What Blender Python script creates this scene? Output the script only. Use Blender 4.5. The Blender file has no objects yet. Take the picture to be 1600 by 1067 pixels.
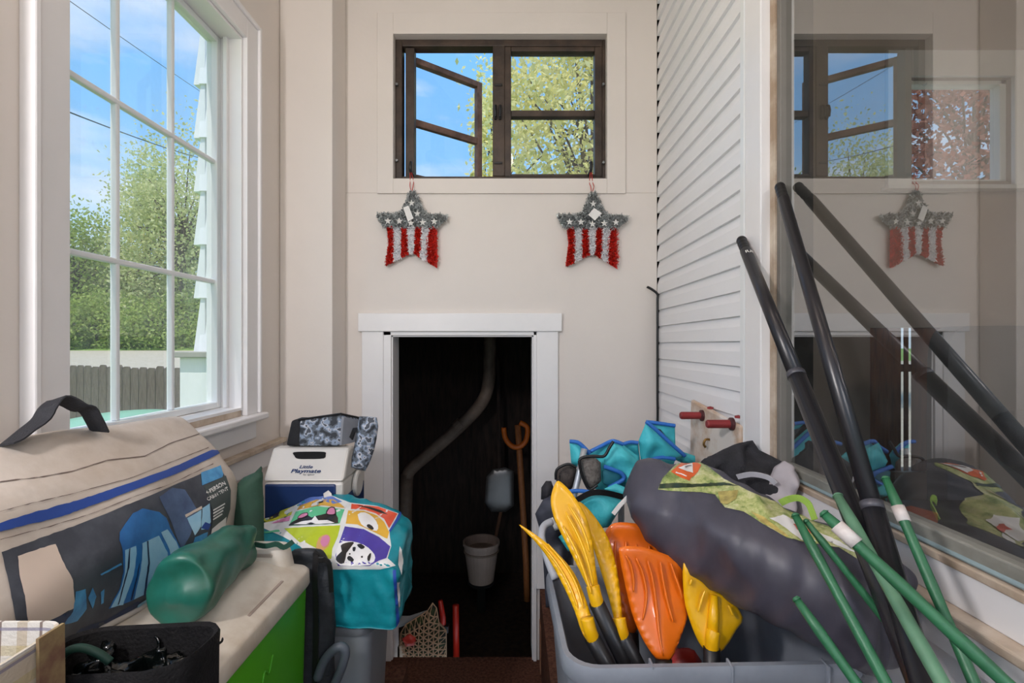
import bpy, bmesh, math, random
import numpy as np
from mathutils import Vector, Matrix
from mathutils.geometry import delaunay_2d_cdt

random.seed(7)
np.random.seed(7)
scene = bpy.context.scene
COL = scene.collection
F, H, CX, CY = 756.0, 1.48, 800.0, 538.0     # focal length in pixels, eye height, vanishing point
D = 2.27                                     # distance to the end wall


def at(px, py, d):
    """photo direction (px, py) at distance d along the room -> point in metres"""
    return Vector(((px - CX) * d / F, d, H - (py - CY) * d / F))


# ------------------------------------------------------------------ camera
cam = bpy.data.cameras.new('camera')
cam.sensor_width = 36.0
cam.lens = 36.0 * F / 1600.0
cam.shift_y = (CY - 533.5) / 1600.0
cam.clip_start = 0.02
cam.clip_end = 500
cam_o = bpy.data.objects.new('camera', cam)
cam_o.location = (0, 0, H)
cam_o.rotation_euler = (math.pi / 2, 0, 0)
COL.objects.link(cam_o)
scene.camera = cam_o

# ------------------------------------------------------------------ view
scene.view_settings.view_transform = 'Standard'
scene.view_settings.look = 'None'
scene.view_settings.gamma = 1.0
scene.view_settings.use_curve_mapping = False
scene.view_settings.exposure = 0.0
scene.cycles.use_denoising = True
scene.cycles.max_bounces = 10
scene.cycles.diffuse_bounces = 5
scene.cycles.transparent_max_bounces = 16
scene.cycles.sample_clamp_indirect = 6.0
scene.cycles.caustics_reflective = False
scene.cycles.caustics_refractive = False

# ------------------------------------------------------------------ sky
world = bpy.data.worlds.new('sky')
scene.world = world
world.use_nodes = True
nt = world.node_tree
nt.nodes.clear()


def N(tree, typ, **kw):
    n = tree.nodes.new(typ)
    for k, v in kw.items():
        if k.startswith('i_'):
            n.inputs[k[2:].replace('_', ' ')].default_value = v
        else:
            setattr(n, k, v)
    return n


def ramp(tree, stops, fac=None):
    r = tree.nodes.new('ShaderNodeValToRGB')
    el = r.color_ramp.elements
    while len(el) < len(stops):
        el.new(0.5)
    for e, (p, c) in zip(el, stops):
        e.position = p
        e.color = (c[0], c[1], c[2], 1) if not isinstance(c, (int, float)) else (c, c, c, 1)
    if fac is not None:
        tree.links.new(fac, r.inputs[0])
    return r


wt = N(nt, 'ShaderNodeTexCoord')
ws = N(nt, 'ShaderNodeSeparateXYZ')
nt.links.new(wt.outputs['Generated'], ws.inputs[0])
wg = ramp(nt, [(0.0, (0.62, 0.80, 0.98)), (0.12, (0.52, 0.76, 0.99)), (0.35, (0.25, 0.56, 0.98)), (0.8, (0.12, 0.40, 0.90))], ws.outputs['Z'])
wm = N(nt, 'ShaderNodeMapping')
wm.inputs['Scale'].default_value = (1.6, 1.6, 5.5)
nt.links.new(wt.outputs['Generated'], wm.inputs[0])
wn = N(nt, 'ShaderNodeTexNoise', i_Scale=1.7, i_Detail=7.0, i_Roughness=0.55)
nt.links.new(wm.outputs[0], wn.inputs['Vector'])
wc = ramp(nt, [(0.43, 0.0), (0.74, 0.9)], wn.outputs['Fac'])
wx = N(nt, 'ShaderNodeMixRGB')
nt.links.new(wc.outputs[0], wx.inputs[0])
nt.links.new(wg.outputs[0], wx.inputs[1])
wx.inputs[2].default_value = (0.93, 0.95, 1.0, 1)
wb = N(nt, 'ShaderNodeBackground', i_Strength=1.2)
wo = N(nt, 'ShaderNodeOutputWorld')
nt.links.new(wx.outputs[0], wb.inputs[0])
nt.links.new(wb.outputs[0], wo.inputs[0])

# ------------------------------------------------------------------ sun
sun = bpy.data.lights.new('sun', 'SUN')
sun.energy = 3.2
sun.angle = math.radians(0.6)
sun.color = (1.0, 0.95, 0.86)
sun_o = bpy.data.objects.new('sun', sun)
sun_o.rotation_euler = Vector((-0.10, -0.42, 0.90)).to_track_quat('Z', 'Y').to_euler()
COL.objects.link(sun_o)


# ================================================================== helpers
def C(h):
    h = h.lstrip('#')
    out = []
    for i in (0, 2, 4):
        v = int(h[i:i + 2], 16) / 255.0
        out.append(v / 12.92 if v <= 0.04045 else ((v + 0.055) / 1.055) ** 2.4)
    return tuple(out)


def mat(name, col, rough=0.6, metal=0.0, var=0.08, vscale=6.0, bump=0.0, bscale=60.0, spec=0.5,
        col2=None, stretch=None, coat=0.0, translucent=0.0, lo=0.35, hi=0.65):
    """Principled material: colour varied by noise, fine relief by a second noise"""
    m = bpy.data.materials.new(name)
    m.use_nodes = True
    t = m.node_tree
    b = t.nodes['Principled BSDF']
    c = C(col) if isinstance(col, str) else col
    c2 = (C(col2) if isinstance(col2, str) else col2) if col2 else tuple(max(0, x * (1 - 2 * var)) for x in c)
    tc = N(t, 'ShaderNodeTexCoord')
    src = tc.outputs['Object']
    if stretch:
        mp = N(t, 'ShaderNodeMapping')
        mp.inputs['Scale'].default_value = stretch
        t.links.new(src, mp.inputs[0])
        src = mp.outputs[0]
    n = N(t, 'ShaderNodeTexNoise', i_Scale=vscale, i_Detail=5.0, i_Roughness=0.6)
    t.links.new(src, n.inputs['Vector'])
    r = ramp(t, [(lo, c2), (hi, c)], n.outputs['Fac'])
    t.links.new(r.outputs[0], b.inputs['Base Color'])
    b.inputs['Roughness'].default_value = rough
    b.inputs['Metallic'].default_value = metal
    b.inputs['Specular IOR Level'].default_value = spec
    b.inputs['Coat Weight'].default_value = coat
    if bump > 0:
        n2 = N(t, 'ShaderNodeTexNoise', i_Scale=bscale, i_Detail=4.0)
        t.links.new(src, n2.inputs['Vector'])
        bp = N(t, 'ShaderNodeBump', i_Strength=bump, i_Distance=0.01)
        t.links.new(n2.outputs['Fac'], bp.inputs['Height'])
        t.links.new(bp.outputs[0], b.inputs['Normal'])
    return m


def glass_mat(name, refl_ior=1.5, tint=(0.98, 0.98, 0.98), dust=0.03, dust_scale=9.0):
    m = bpy.data.materials.new(name)
    m.use_nodes = True
    t = m.node_tree
    t.nodes.clear()
    tr = N(t, 'ShaderNodeBsdfTransparent')
    tr.inputs[0].default_value = (*tint, 1)
    gl = N(t, 'ShaderNodeBsdfGlossy', i_Roughness=0.0)
    # reflectance of a thin sheet (Schlick), the same from either side
    ge = N(t, 'ShaderNodeNewGeometry')
    dt = N(t, 'ShaderNodeVectorMath', operation='DOT_PRODUCT')
    t.links.new(ge.outputs['Normal'], dt.inputs[0])
    t.links.new(ge.outputs['Incoming'], dt.inputs[1])
    ab = N(t, 'ShaderNodeMath', operation='ABSOLUTE')
    t.links.new(dt.outputs['Value'], ab.inputs[0])
    om = N(t, 'ShaderNodeMath', operation='SUBTRACT')
    om.inputs[0].default_value = 1.0
    t.links.new(ab.outputs[0], om.inputs[1])
    pw = N(t, 'ShaderNodeMath', operation='POWER')
    t.links.new(om.outputs[0], pw.inputs[0])
    pw.inputs[1].default_value = 5.0
    r0 = 2 * ((refl_ior - 1) / (refl_ior + 1)) ** 2
    fr = N(t, 'ShaderNodeMath', operation='MULTIPLY_ADD')
    t.links.new(pw.outputs[0], fr.inputs[0])
    fr.inputs[1].default_value = 1 - r0
    fr.inputs[2].default_value = r0
    mx = N(t, 'ShaderNodeMixShader')
    t.links.new(fr.outputs[0], mx.inputs[0])
    t.links.new(tr.outputs[0], mx.inputs[1])
    t.links.new(gl.outputs[0], mx.inputs[2])
    df = N(t, 'ShaderNodeBsdfTranslucent')
    df.inputs[0].default_value = (0.9, 0.9, 0.86, 1)
    d2 = N(t, 'ShaderNodeBsdfDiffuse')
    d2.inputs[0].default_value = (0.8, 0.8, 0.77, 1)
    md = N(t, 'ShaderNodeMixShader')
    md.inputs[0].default_value = 0.5
    t.links.new(df.outputs[0], md.inputs[1])
    t.links.new(d2.outputs[0], md.inputs[2])
    tc = N(t, 'ShaderNodeTexCoord')
    ns = N(t, 'ShaderNodeTexNoise', i_Scale=dust_scale, i_Detail=8.0, i_Roughness=0.7)
    t.links.new(tc.outputs['Object'], ns.inputs['Vector'])
    rp = ramp(t, [(0.35, dust * 0.5), (0.75, dust * 1.6)], ns.outputs['Fac'])
    m2 = N(t, 'ShaderNodeMixShader')
    t.links.new(rp.outputs[0], m2.inputs[0])
    t.links.new(mx.outputs[0], m2.inputs[1])
    t.links.new(md.outputs[0], m2.inputs[2])
    o = N(t, 'ShaderNodeOutputMaterial')
    t.links.new(m2.outputs[0], o.inputs[0])
    return m


def thing(name, label, cat, loc=(0, 0, 0), group=None):
    o = bpy.data.objects.new(name, None)
    o.empty_display_size = 0.05
    COL.objects.link(o)
    o.location = loc
    o['label'] = label
    o['category'] = cat
    if group:
        o['group'] = group
    return o


def tag(o, label, cat, group=None):
    o['label'] = label
    o['category'] = cat
    if group:
        o['group'] = group
    return o


def struct_empty(name, loc=(0, 0, 0)):
    o = bpy.data.objects.new(name, None)
    o.empty_display_size = 0.05
    COL.objects.link(o)
    o.location = loc
    o['kind'] = 'structure'
    return o


def link_mesh(name, me, m, parent=None, smooth=False, label=None, kind=None):
    o = bpy.data.objects.new(name, me)
    COL.objects.link(o)
    if m is not None and not me.materials:
        me.materials.append(m)
    if smooth:
        for p in me.polygons:
            p.use_smooth = True
    if parent is not None:
        o.parent = parent
        o.location = -parent.location if parent.parent is None and parent.type == 'EMPTY' else (0, 0, 0)
    if label:
        o['label'] = label
    if kind:
        o['kind'] = kind
    return o


class MB:
    """collects shapes given in world coordinates; build() links them as one mesh object"""
    def __init__(s):
        s.v, s.f = [], []

    def add(s, v, f):
        k = len(s.v)
        s.v += [tuple(p) for p in v]
        s.f += [tuple(i + k for i in q) for q in f]
        return s

    def box(s, a, b):
        x0, x1 = sorted((a[0], b[0]))
        y0, y1 = sorted((a[1], b[1]))
        z0, z1 = sorted((a[2], b[2]))
        v = [(x0, y0, z0), (x1, y0, z0), (x1, y1, z0), (x0, y1, z0), (x0, y0, z1), (x1, y0, z1), (x1, y1, z1), (x0, y1, z1)]
        return s.add(v, [(0, 3, 2, 1), (4, 5, 6, 7), (0, 1, 5, 4), (1, 2, 6, 5), (2, 3, 7, 6), (3, 0, 4, 7)])

    def hexa(s, p):
        """8 corners: bottom loop then top loop"""
        return s.add(p, [(0, 3, 2, 1), (4, 5, 6, 7), (0, 1, 5, 4), (1, 2, 6, 5), (2, 3, 7, 6), (3, 0, 4, 7)])

    def tube(s, pts, r, n=8, closed=False, flat=None):
        """r: radius or list; flat=(w,t) would be a strap: handled by strap()"""
        P = [Vector(p) for p in pts]
        m = len(P)
        R = r if isinstance(r, (list, tuple)) else [r] * m
        up = None
        v = []
        for i in range(m):
            if closed:
                t = P[(i + 1) % m] - P[i - 1]
            else:
                t = P[min(i + 1, m - 1)] - P[max(i - 1, 0)]
            t.normalize()
            if up is None:
                up = t.orthogonal().normalized()
            else:
                up = up - t * up.dot(t)
                up = up.normalized() if up.length > 1e-6 else t.orthogonal().normalized()
            w = t.cross(up)
            for k in range(n):
                a = 2 * math.pi * k / n
                v.append(P[i] + (up * math.cos(a) + w * math.sin(a)) * R[i])
        f = []
        for i in range(m if closed else m - 1):
            j = (i + 1) % m
            for k in range(n):
                l = (k + 1) % n
                f.append((i * n + k, i * n + l, j * n + l, j * n + k))
        if not closed:
            f.append(tuple(range(n - 1, -1, -1)))
            f.append(tuple((m - 1) * n + k for k in range(n)))
        return s.add(v, f)

    def strap(s, pts, width, t, side):
        """flat band along pts, width along `side` (vector or list of vectors)"""
        P = [Vector(p) for p in pts]
        m = len(P)
        v = []
        for i in range(m):
            tg = (P[min(i + 1, m - 1)] - P[max(i - 1, 0)]).normalized()
            sd = Vector(side[i] if isinstance(side, list) else side)
            sd = (sd - tg * sd.dot(tg)).normalized()
            nn = tg.cross(sd)
            w = width[i] if isinstance(width, (list, tuple)) else width
            for a, b in ((-1, -1), (1, -1), (1, 1), (-1, 1)):
                v.append(P[i] + sd * a * w / 2 + nn * b * t / 2)
        f = []
        for i in range(m - 1):
            for k in range(4):
                l = (k + 1) % 4
                f.append((i * 4 + k, i * 4 + l, i * 4 + 4 + l, i * 4 + 4 + k))
        f += [(3, 2, 1, 0), tuple((m - 1) * 4 + k for k in range(4))]
        return s.add(v, f)

    def lathe(s, prof, c, n=24, axis='Z'):
        v = []
        for r, h in prof:
            for k in range(n):
                a = 2 * math.pi * k / n
                if axis == 'Z':
                    v.append((c[0] + r * math.cos(a), c[1] + r * math.sin(a), c[2] + h))
                elif axis == 'X':
                    v.append((c[0] + h, c[1] + r * math.cos(a), c[2] + r * math.sin(a)))
                else:
                    v.append((c[0] + r * math.cos(a), c[1] + h, c[2] + r * math.sin(a)))
        f = []
        for i in range(len(prof) - 1):
            for k in range(n):
                l = (k + 1) % n
                f.append((i * n + k, i * n + l, i * n + n + l, i * n + n + k))
        f.append(tuple(range(n - 1, -1, -1)))
        f.append(tuple((len(prof) - 1) * n + k for k in range(n)))
        return s.add(v, f)

    def build(s, name, m, parent=None, bevel=0.0, smooth=False, label=None, kind=None, seg=2):
        me = bpy.data.meshes.new(name)
        me.from_pydata(s.v, [], s.f)
        bm = bmesh.new()
        bm.from_mesh(me)
        bmesh.ops.recalc_face_normals(bm, faces=bm.faces)
        bm.to_mesh(me)
        bm.free()
        o = link_mesh(name, me, m, parent, smooth, label, kind)
        if bevel > 0:
            md = o.modifiers.new('bevel', 'BEVEL')
            md.width = bevel
            md.segments = seg
            md.limit_method = 'ANGLE'
        return o


def spline(pts, n):
    """Catmull-Rom through points -> n samples"""
    P = np.array([tuple(p) for p in pts], float)
    return [Vector(q) for q in cr_eval(P, np.linspace(0, 1, n), False)]


def cr_eval(P, u, closed):
    """P: (K, ...) control values, u in 0..1 -> samples"""
    K = len(P)
    if closed:
        s = (np.asarray(u) % 1.0) * K
        i = np.floor(s).astype(int)
        t = s - i
        i0, i1, i2, i3 = (i - 1) % K, i % K, (i + 1) % K, (i + 2) % K
    else:
        s = np.clip(np.asarray(u), 0, 1) * (K - 1)
        i = np.minimum(np.floor(s).astype(int), max(K - 2, 0))
        t = s - i
        i0, i1, i2, i3 = np.maximum(i - 1, 0), i, np.minimum(i + 1, K - 1), np.minimum(i + 2, K - 1)
    t = t.reshape(t.shape + (1,) * (P.ndim - 1))
    a, b, c, d = P[i0], P[i1], P[i2], P[i3]
    return 0.5 * (2 * b + (c - a) * t + (2 * a - 5 * b + 4 * c - d) * t ** 2 + (3 * b - a - 3 * c + d) * t ** 3)


class Wrinkle:
    """smooth pseudo-noise of position, used as displacement"""
    def __init__(s, amp, scale, seed=0, n=10, stretch=(1, 1, 1), ridged=False):
        r = np.random.RandomState(seed)
        k = r.normal(size=(n, 3))
        k /= np.linalg.norm(k, axis=1, keepdims=True)
        s.k = k * (2 * np.pi / scale) * r.uniform(0.6, 1.9, size=(n, 1)) * np.array(stretch)
        s.ph = r.uniform(0, 6.28, n)
        s.a = amp / math.sqrt(n) * r.uniform(0.6, 1.4, n)
        s.ridged = ridged

    def __call__(s, p):
        w = np.sin(p @ s.k.T + s.ph)
        if s.ridged:
            w = 1 - 2 * np.abs(w)
        return (w * s.a).sum(-1)


class Surf:
    """smooth surface through a grid of control points: u along stations, v around / across"""
    def __init__(s, grid, closed=True, wr=None):
        s.G = np.array([[tuple(p) for p in row] for row in grid], float)
        s.closed = closed
        s.wr = wr
        s._tab = None

    def base(s, u, v):
        u, v = np.asarray(u, float), np.asarray(v, float)
        A = cr_eval(s.G, u, False)                    # (n, K, 3)
        K = A.shape[1]
        out = np.zeros((len(u), 3))
        if s.closed:
            q = (v % 1.0) * K
            i = np.floor(q).astype(int)
            t = q - i
            ii = [(i - 1) % K, i % K, (i + 1) % K, (i + 2) % K]
        else:
            q = np.clip(v, 0, 1) * (K - 1)
            i = np.minimum(np.floor(q).astype(int), K - 2)
            t = q - i
            ii = [np.maximum(i - 1, 0), i, i + 1, np.minimum(i + 2, K - 1)]
        r = np.arange(len(u))
        a, b, c, d = (A[r, j] for j in ii)
        t = t[:, None]
        return 0.5 * (2 * b + (c - a) * t + (2 * a - 5 * b + 4 * c - d) * t ** 2 + (3 * b - a - 3 * c + d) * t ** 3)

    def normal(s, u, v):
        e = 0.004
        du = s.base(np.clip(np.asarray(u) + e, 0, 1), v) - s.base(np.clip(np.asarray(u) - e, 0, 1), v)
        if s.closed:
            dv = s.base(u, np.asarray(v) + e) - s.base(u, np.asarray(v) - e)
        else:
            dv = s.base(u, np.clip(np.asarray(v) + e, 0, 1)) - s.base(u, np.clip(np.asarray(v) - e, 0, 1))
        n = np.cross(du, dv)
        return n / (np.linalg.norm(n, axis=1, keepdims=True) + 1e-12)

    def P(s, u, v, off=0.0):
        u, v = np.atleast_1d(np.asarray(u, float)), np.atleast_1d(np.asarray(v, float))
        p = s.base(u, v)
        nn = s.normal(u, v) * s.sign()
        dsp = s.wr(p) if s.wr else 0.0
        return p + nn * (np.asarray(dsp + off).reshape(-1, 1) if np.ndim(dsp) else (dsp + off))

    def sign(s):
        if not hasattr(s, '_sg'):
            if s.closed:
                u = np.full(16, 0.5)
                v = np.arange(16) / 16
                p = s.base(u, v)
                c = p.mean(0)
                s._sg = 1.0 if ((p - c) * s.normal(u, v)).sum() > 0 else -1.0
            else:
                p = s.base(np.array([.5]), np.array([.5]))
                s._sg = 1.0 if (s.normal(np.array([.5]), np.array([.5])) * (np.array([[0, 0, H]]) - p)).sum() > 0 else -1.0
        return s._sg

    def mesh(s, name, m, nu, nv, parent=None, cap=True, thick=0.0, label=None):
        us = np.linspace(0, 1, nu)
        vs = np.arange(nv) / nv if s.closed else np.linspace(0, 1, nv)
        U, V = np.meshgrid(us, vs, indexing='ij')
        p = s.P(U.ravel(), V.ravel())
        f = []
        wrap = nv if s.closed else nv - 1
        for i in range(nu - 1):
            for k in range(wrap):
                l = (k + 1) % nv
                f.append((i * nv + k, i * nv + l, (i + 1) * nv + l, (i + 1) * nv + k))
        v = [tuple(q) for q in p]
        if s.closed and cap:
            for i in (0, nu - 1):
                c = len(v)
                v.append(tuple(p[i * nv:(i + 1) * nv].mean(0)))
                for k in range(nv):
                    f.append((i * nv + k, i * nv + (k + 1) % nv, c))
        mb = MB()
        mb.add(v, f)
        o = mb.build(name, m, parent, smooth=True, label=label)
        if thick > 0:
            md = o.modifiers.new('solid', 'SOLIDIFY')
            md.thickness = thick
            md.offset = 0
        return o

    def table(s):
        if s._tab is None:
            nu, nv = 220, 260
            U, V = np.meshgrid(np.linspace(0, 1, nu), np.linspace(0, 1, nv), indexing='ij')
            U, V = U.ravel(), V.ravel()
            p = s.P(U, V)
            n = s.normal(U, V) * s.sign()
            vis = (n * (np.array([0, 0, H]) - p)).sum(1) > 0
            U, V, p = U[vis], V[vis], p[vis]
            s._tab = (U, V, CX + p[:, 0] * F / p[:, 1], CY - (p[:, 2] - H) * F / p[:, 1])
        return s._tab

    def uv(s, px, py):
        """surface parameters under a photo direction"""
        U, V, X, Y = s.table()
        dd = (X - px) ** 2 + (Y - py) ** 2
        k = np.argpartition(dd, 3)[:4]
        w = 1 / (dd[k] + 0.05)
        vv = V[k]
        if s.closed and vv.max() - vv.min() > 0.5:
            vv = np.where(vv < 0.5, vv + 1, vv)
        return float((U[k] * w).sum() / w.sum()), float((vv * w).sum() / w.sum())


def cdt_poly(poly, step):
    """triangulate a 2D polygon with interior grid points -> verts, faces"""
    pts = []
    n = len(poly)
    for i in range(n):
        a, b = poly[i], poly[(i + 1) % n]
        m = max(1, int(math.hypot(b[0] - a[0], b[1] - a[1]) / step))
        for k in range(m):
            pts.append((a[0] + (b[0] - a[0]) * k / m, a[1] + (b[1] - a[1]) * k / m))
    nb = len(pts)
    xs = [p[0] for p in pts]
    ys = [p[1] for p in pts]
    x = min(xs) + step / 2
    row = 0
    B = np.array(pts)
    while x < max(xs):
        y = min(ys) + step * (0.5 + 0.5 * (row % 2))
        while y < max(ys):
            if inside(x, y, pts) and ((B[:, 0] - x) ** 2 + (B[:, 1] - y) ** 2).min() > (0.45 * step) ** 2:
                pts.append((x, y))
            y += step
        x += step * 0.87
        row += 1
    r = delaunay_2d_cdt([Vector(p) for p in pts], [(i, (i + 1) % nb) for i in range(nb)], [], 1, 1e-5)
    vo = [(p.x, p.y) for p in r[0]]
    return vo, [tuple(t) for t in r[2]], B


def inside(x, y, poly):
    c = False
    n = len(poly)
    j = n - 1
    for i in range(n):
        xi, yi = poly[i]
        xj, yj = poly[j]
        if (yi > y) != (yj > y) and x < (xj - xi) * (y - yi) / (yj - yi) + xi:
            c = not c
        j = i
    return c


def smooth_poly(pts, n=4):
    """round a closed pixel outline with Catmull-Rom"""
    P = np.array(pts, float)
    return [tuple(q) for q in cr_eval(P, np.arange(len(pts) * n) / (len(pts) * n), True)]


def decal(surf, poly, m, name, parent, off=0.0012, step=9.0, round_=0, label=None):
    """flat print: a photo outline laid on the surface it is printed on"""
    if round_:
        poly = smooth_poly(poly, round_)
    v2, f, _ = cdt_poly(poly, step)
    uv = np.array([surf.uv(x, y) for x, y in v2])
    p = surf.P(uv[:, 0], uv[:, 1], off)
    me = bpy.data.meshes.new(name)
    me.from_pydata([tuple(q) for q in p], [], f)
    return link_mesh(name, me, m, parent, True, label)


def pillow(outline, thick, name, m, parent=None, step=6.0, wr=None, power=0.5, label=None, round_=0, flat_back=False, dist_cap=None, puff=None):
    """soft closed body: outline of (px, py, d) points, swelling `thick` at its middle"""
    if round_:
        outline = smooth_poly(outline, round_)
    P = np.array(outline, float)
    v2, f, B = cdt_poly([(p[0], p[1]) for p in outline], step)
    V = np.array(v2)
    dd = ((V[:, None, :] - P[None, :, :2]) ** 2).sum(-1)
    w = 1 / (dd + 1.0) ** 1.5
    dep = (w * P[None, :, 2]).sum(1) / w.sum(1)
    # distance to the boundary polyline
    n = len(P)
    A2, B2 = P[:, :2], np.roll(P[:, :2], -1, axis=0)
    e = B2 - A2
    tt = np.clip(((V[:, None, :] - A2[None]) * e[None]).sum(-1) / ((e ** 2).sum(-1)[None] + 1e-9), 0, 1)
    q = A2[None] + tt[..., None] * e[None]
    db = np.sqrt(((V[:, None, :] - q) ** 2).sum(-1)).min(1)
    cap = dist_cap if dist_cap else db.max()
    prof = (1 - (1 - np.clip(db / cap, 0, 1)) ** 2) ** power
    front = dep - prof * thick * (1.0 if flat_back else 0.5)
    back = dep + (0.004 if flat_back else prof * thick * 0.5 + 0.0005)
    fr = np.array([at(V[i, 0], V[i, 1], dep[i]) for i in range(len(V))])
    fr[:, 1] = front
    bk = fr.copy()
    bk[:, 1] = back
    # keep the outline where it is while the body swells along the room's depth
    if wr is not None:
        k = (prof > 0.02)
        fr[:, 1] += np.where(k, wr(fr) * prof, 0)
    nv = len(V)
    faces = list(f) + [tuple(reversed([i + nv for i in t])) for t in f]
    # rim
    from collections import Counter
    cnt = Counter()
    for t in f:
        for i in range(len(t)):
            cnt[tuple(sorted((t[i], t[(i + 1) % len(t)])))] += 1
    for (a, b), c in cnt.items():
        if c == 1:
            faces.append((a, b, b + nv, a + nv))
    mb = MB()
    mb.add([tuple(x) for x in np.vstack([fr, bk])], faces)
    return mb.build(name, m, parent, smooth=True, label=label)


def text_mesh(txt, fn, name, m, parent, size=1.0, italic=0.0, bold=0.0, label=None, spacing=1.0):
    """lettering as flat geometry; fn maps a text-plane point (x, y in 0..1 of text height) to the surface"""
    cu = bpy.data.curves.new(name, 'FONT')
    cu.body = txt
    cu.size = size
    cu.shear = italic
    cu.offset = bold
    cu.space_character = spacing
    cu.align_x = 'CENTER'
    cu.align_y = 'CENTER'
    cu.resolution_u = 3
    ob = bpy.data.objects.new(name, cu)
    COL.objects.link(ob)
    dg = bpy.context.evaluated_depsgraph_get()
    me = bpy.data.meshes.new_from_object(ob.evaluated_get(dg))
    bpy.data.objects.remove(ob)
    bpy.data.curves.remove(cu)
    for v in me.vertices:
        v.co = fn(v.co.x, v.co.y)
    return link_mesh(name, me, m, parent, False, label)


def copy_thing(root, loc_delta, label=None):
    r = root.copy()
    COL.objects.link(r)
    r.location = Vector(root.location) + Vector(loc_delta)
    for ch in list(root.children):
        c = ch.copy()
        COL.objects.link(c)
        c.parent = r
        for g in list(ch.children):
            e = g.copy()
            COL.objects.link(e)
            e.parent = c
    if label:
        r['label'] = label
    return r


def wall_boxes(mb, axis, a0, a1, u0, u1, z0, z1, holes):
    """slab between a0..a1 on `axis`, spanning u and z, with rectangular holes (u0,u1,z0,z1)"""
    us = sorted({u0, u1, *[h[0] for h in holes], *[h[1] for h in holes]})
    zs = sorted({z0, z1, *[h[2] for h in holes], *[h[3] for h in holes]})
    for i in range(len(us) - 1):
        for k in range(len(zs) - 1):
            uc, zc = (us[i] + us[i + 1]) / 2, (zs[k] + zs[k + 1]) / 2
            if any(h[0] < uc < h[1] and h[2] < zc < h[3] for h in holes):
                continue
            if axis == 'x':
                mb.box((a0, us[i], zs[k]), (a1, us[i + 1], zs[k + 1]))
            else:
                mb.box((us[i], a0, zs[k]), (us[i + 1], a1, zs[k + 1]))
    return mb


# ------------------------------------------------------------------ shared materials
M_wall = mat('white_paint_wall', '#e2dad3', 0.55, var=0.02, vscale=2.5, bump=0.05, bscale=45)
M_trim = mat('white_gloss_trim', '#eeecec', 0.35, var=0.03, vscale=3, bump=0.03, bscale=30)
M_siding = mat('white_siding_paint', '#f3f3f5', 0.42, var=0.02, vscale=4, bump=0.03, bscale=80)
M_vinyl = mat('white_vinyl', '#eceff0', 0.3, var=0.015, vscale=3)
M_dusty = mat('dusty_painted_ledge', '#cdbfae', 0.6, col2='#a08a74', vscale=9, bump=0.1, bscale=60)
M_carpet = mat('brown_carpet', '#6d4a3c', 0.95, col2='#4b3128', vscale=90, bump=0.6, bscale=300, spec=0.1)
M_darkwood = mat('dark_brown_frame', '#4a3b30', 0.5, col2='#2f251e', vscale=12, bump=0.15, bscale=60)
M_redwood = mat('weathered_red_brown_wood', '#8a6a5a', 0.6, col2='#5f473b', vscale=14, bump=0.15, bscale=70)
M_shade_black = mat('shade_black', '#0c0b0b', 0.95, var=0.1)  # black standing in for shade in gaps and recesses
M_black = mat('black_plastic', '#141416', 0.42, var=0.1, vscale=12)
M_glass = glass_mat('window_glass', 1.45, dust=0.05)
M_glass_dusty = glass_mat('dusty_window_glass', 1.45, dust=0.13, dust_scale=4)
M_glass_big = glass_mat('picture_glass', 2.75, tint=(0.9, 0.92, 0.91), dust=0.05, dust_scale=5)
M_grey_metal = mat('grey_metal', '#8b8f90', 0.4, metal=0.6, var=0.08)

# ================================================================== the porch
mb = MB().box((-1.13, -1.5, -0.1), (0.80, D + 0.015, 0.0))
floor = mb.build('floor', M_carpet, kind='structure')
p = MB().box((-1.01, -0.6, 0.001), (-0.37, 1.72, 0.34)).box((-1.01, 1.72, 0.001), (-0.62, D - 0.001, 0.34))
p.build('platform', M_carpet, floor)
MB().box((0.13, -0.6, 0.001), (0.70, D - 0.001, 0.34)).build('platform', M_carpet, floor)
MB().box((0.126, D - 0.10, 0.0), (0.135, D - 0.03, 0.21)).build('wood_strip', mat('bare_wood', '#a8785c', 0.7, col2='#7c523c', vscale=20, stretch=(6, 6, 1)), floor)
MB().box((-1.13, -1.5, 3.2), (0.80, D + 0.12, 3.3)).build('ceiling', M_wall, kind='structure')

WZ0, WZ1 = 1.235, 2.62
wl = MB()
wall_boxes(wl, 'x', -1.13, -1.01, -1.5, D + 0.12, -0.1, 3.2, [(1.08, 1.80, WZ0, WZ1), (0.02, 0.74, WZ0, WZ1), (-1.04, -0.32, WZ0, WZ1)])
wall_left = wl.build('wall_left', M_wall, kind='structure')
MB().box((-1.009, 2.10, 0.341), (-0.78, D - 0.001, 3.2)).build('wall_corner', M_wall, bevel=0.004, kind='structure')

# chair rail and lower panel line on the left wall
rail = MB().box((-1.01, -0.6, 1.06), (-0.975, 2.10, 1.078)).build('trim_1', M_dusty, bevel=0.003, kind='structure')
MB().box((-1.01, -0.6, 0.985), (-0.992, 2.10, 1.058)).build('board', M_trim, rail, bevel=0.002)


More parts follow.
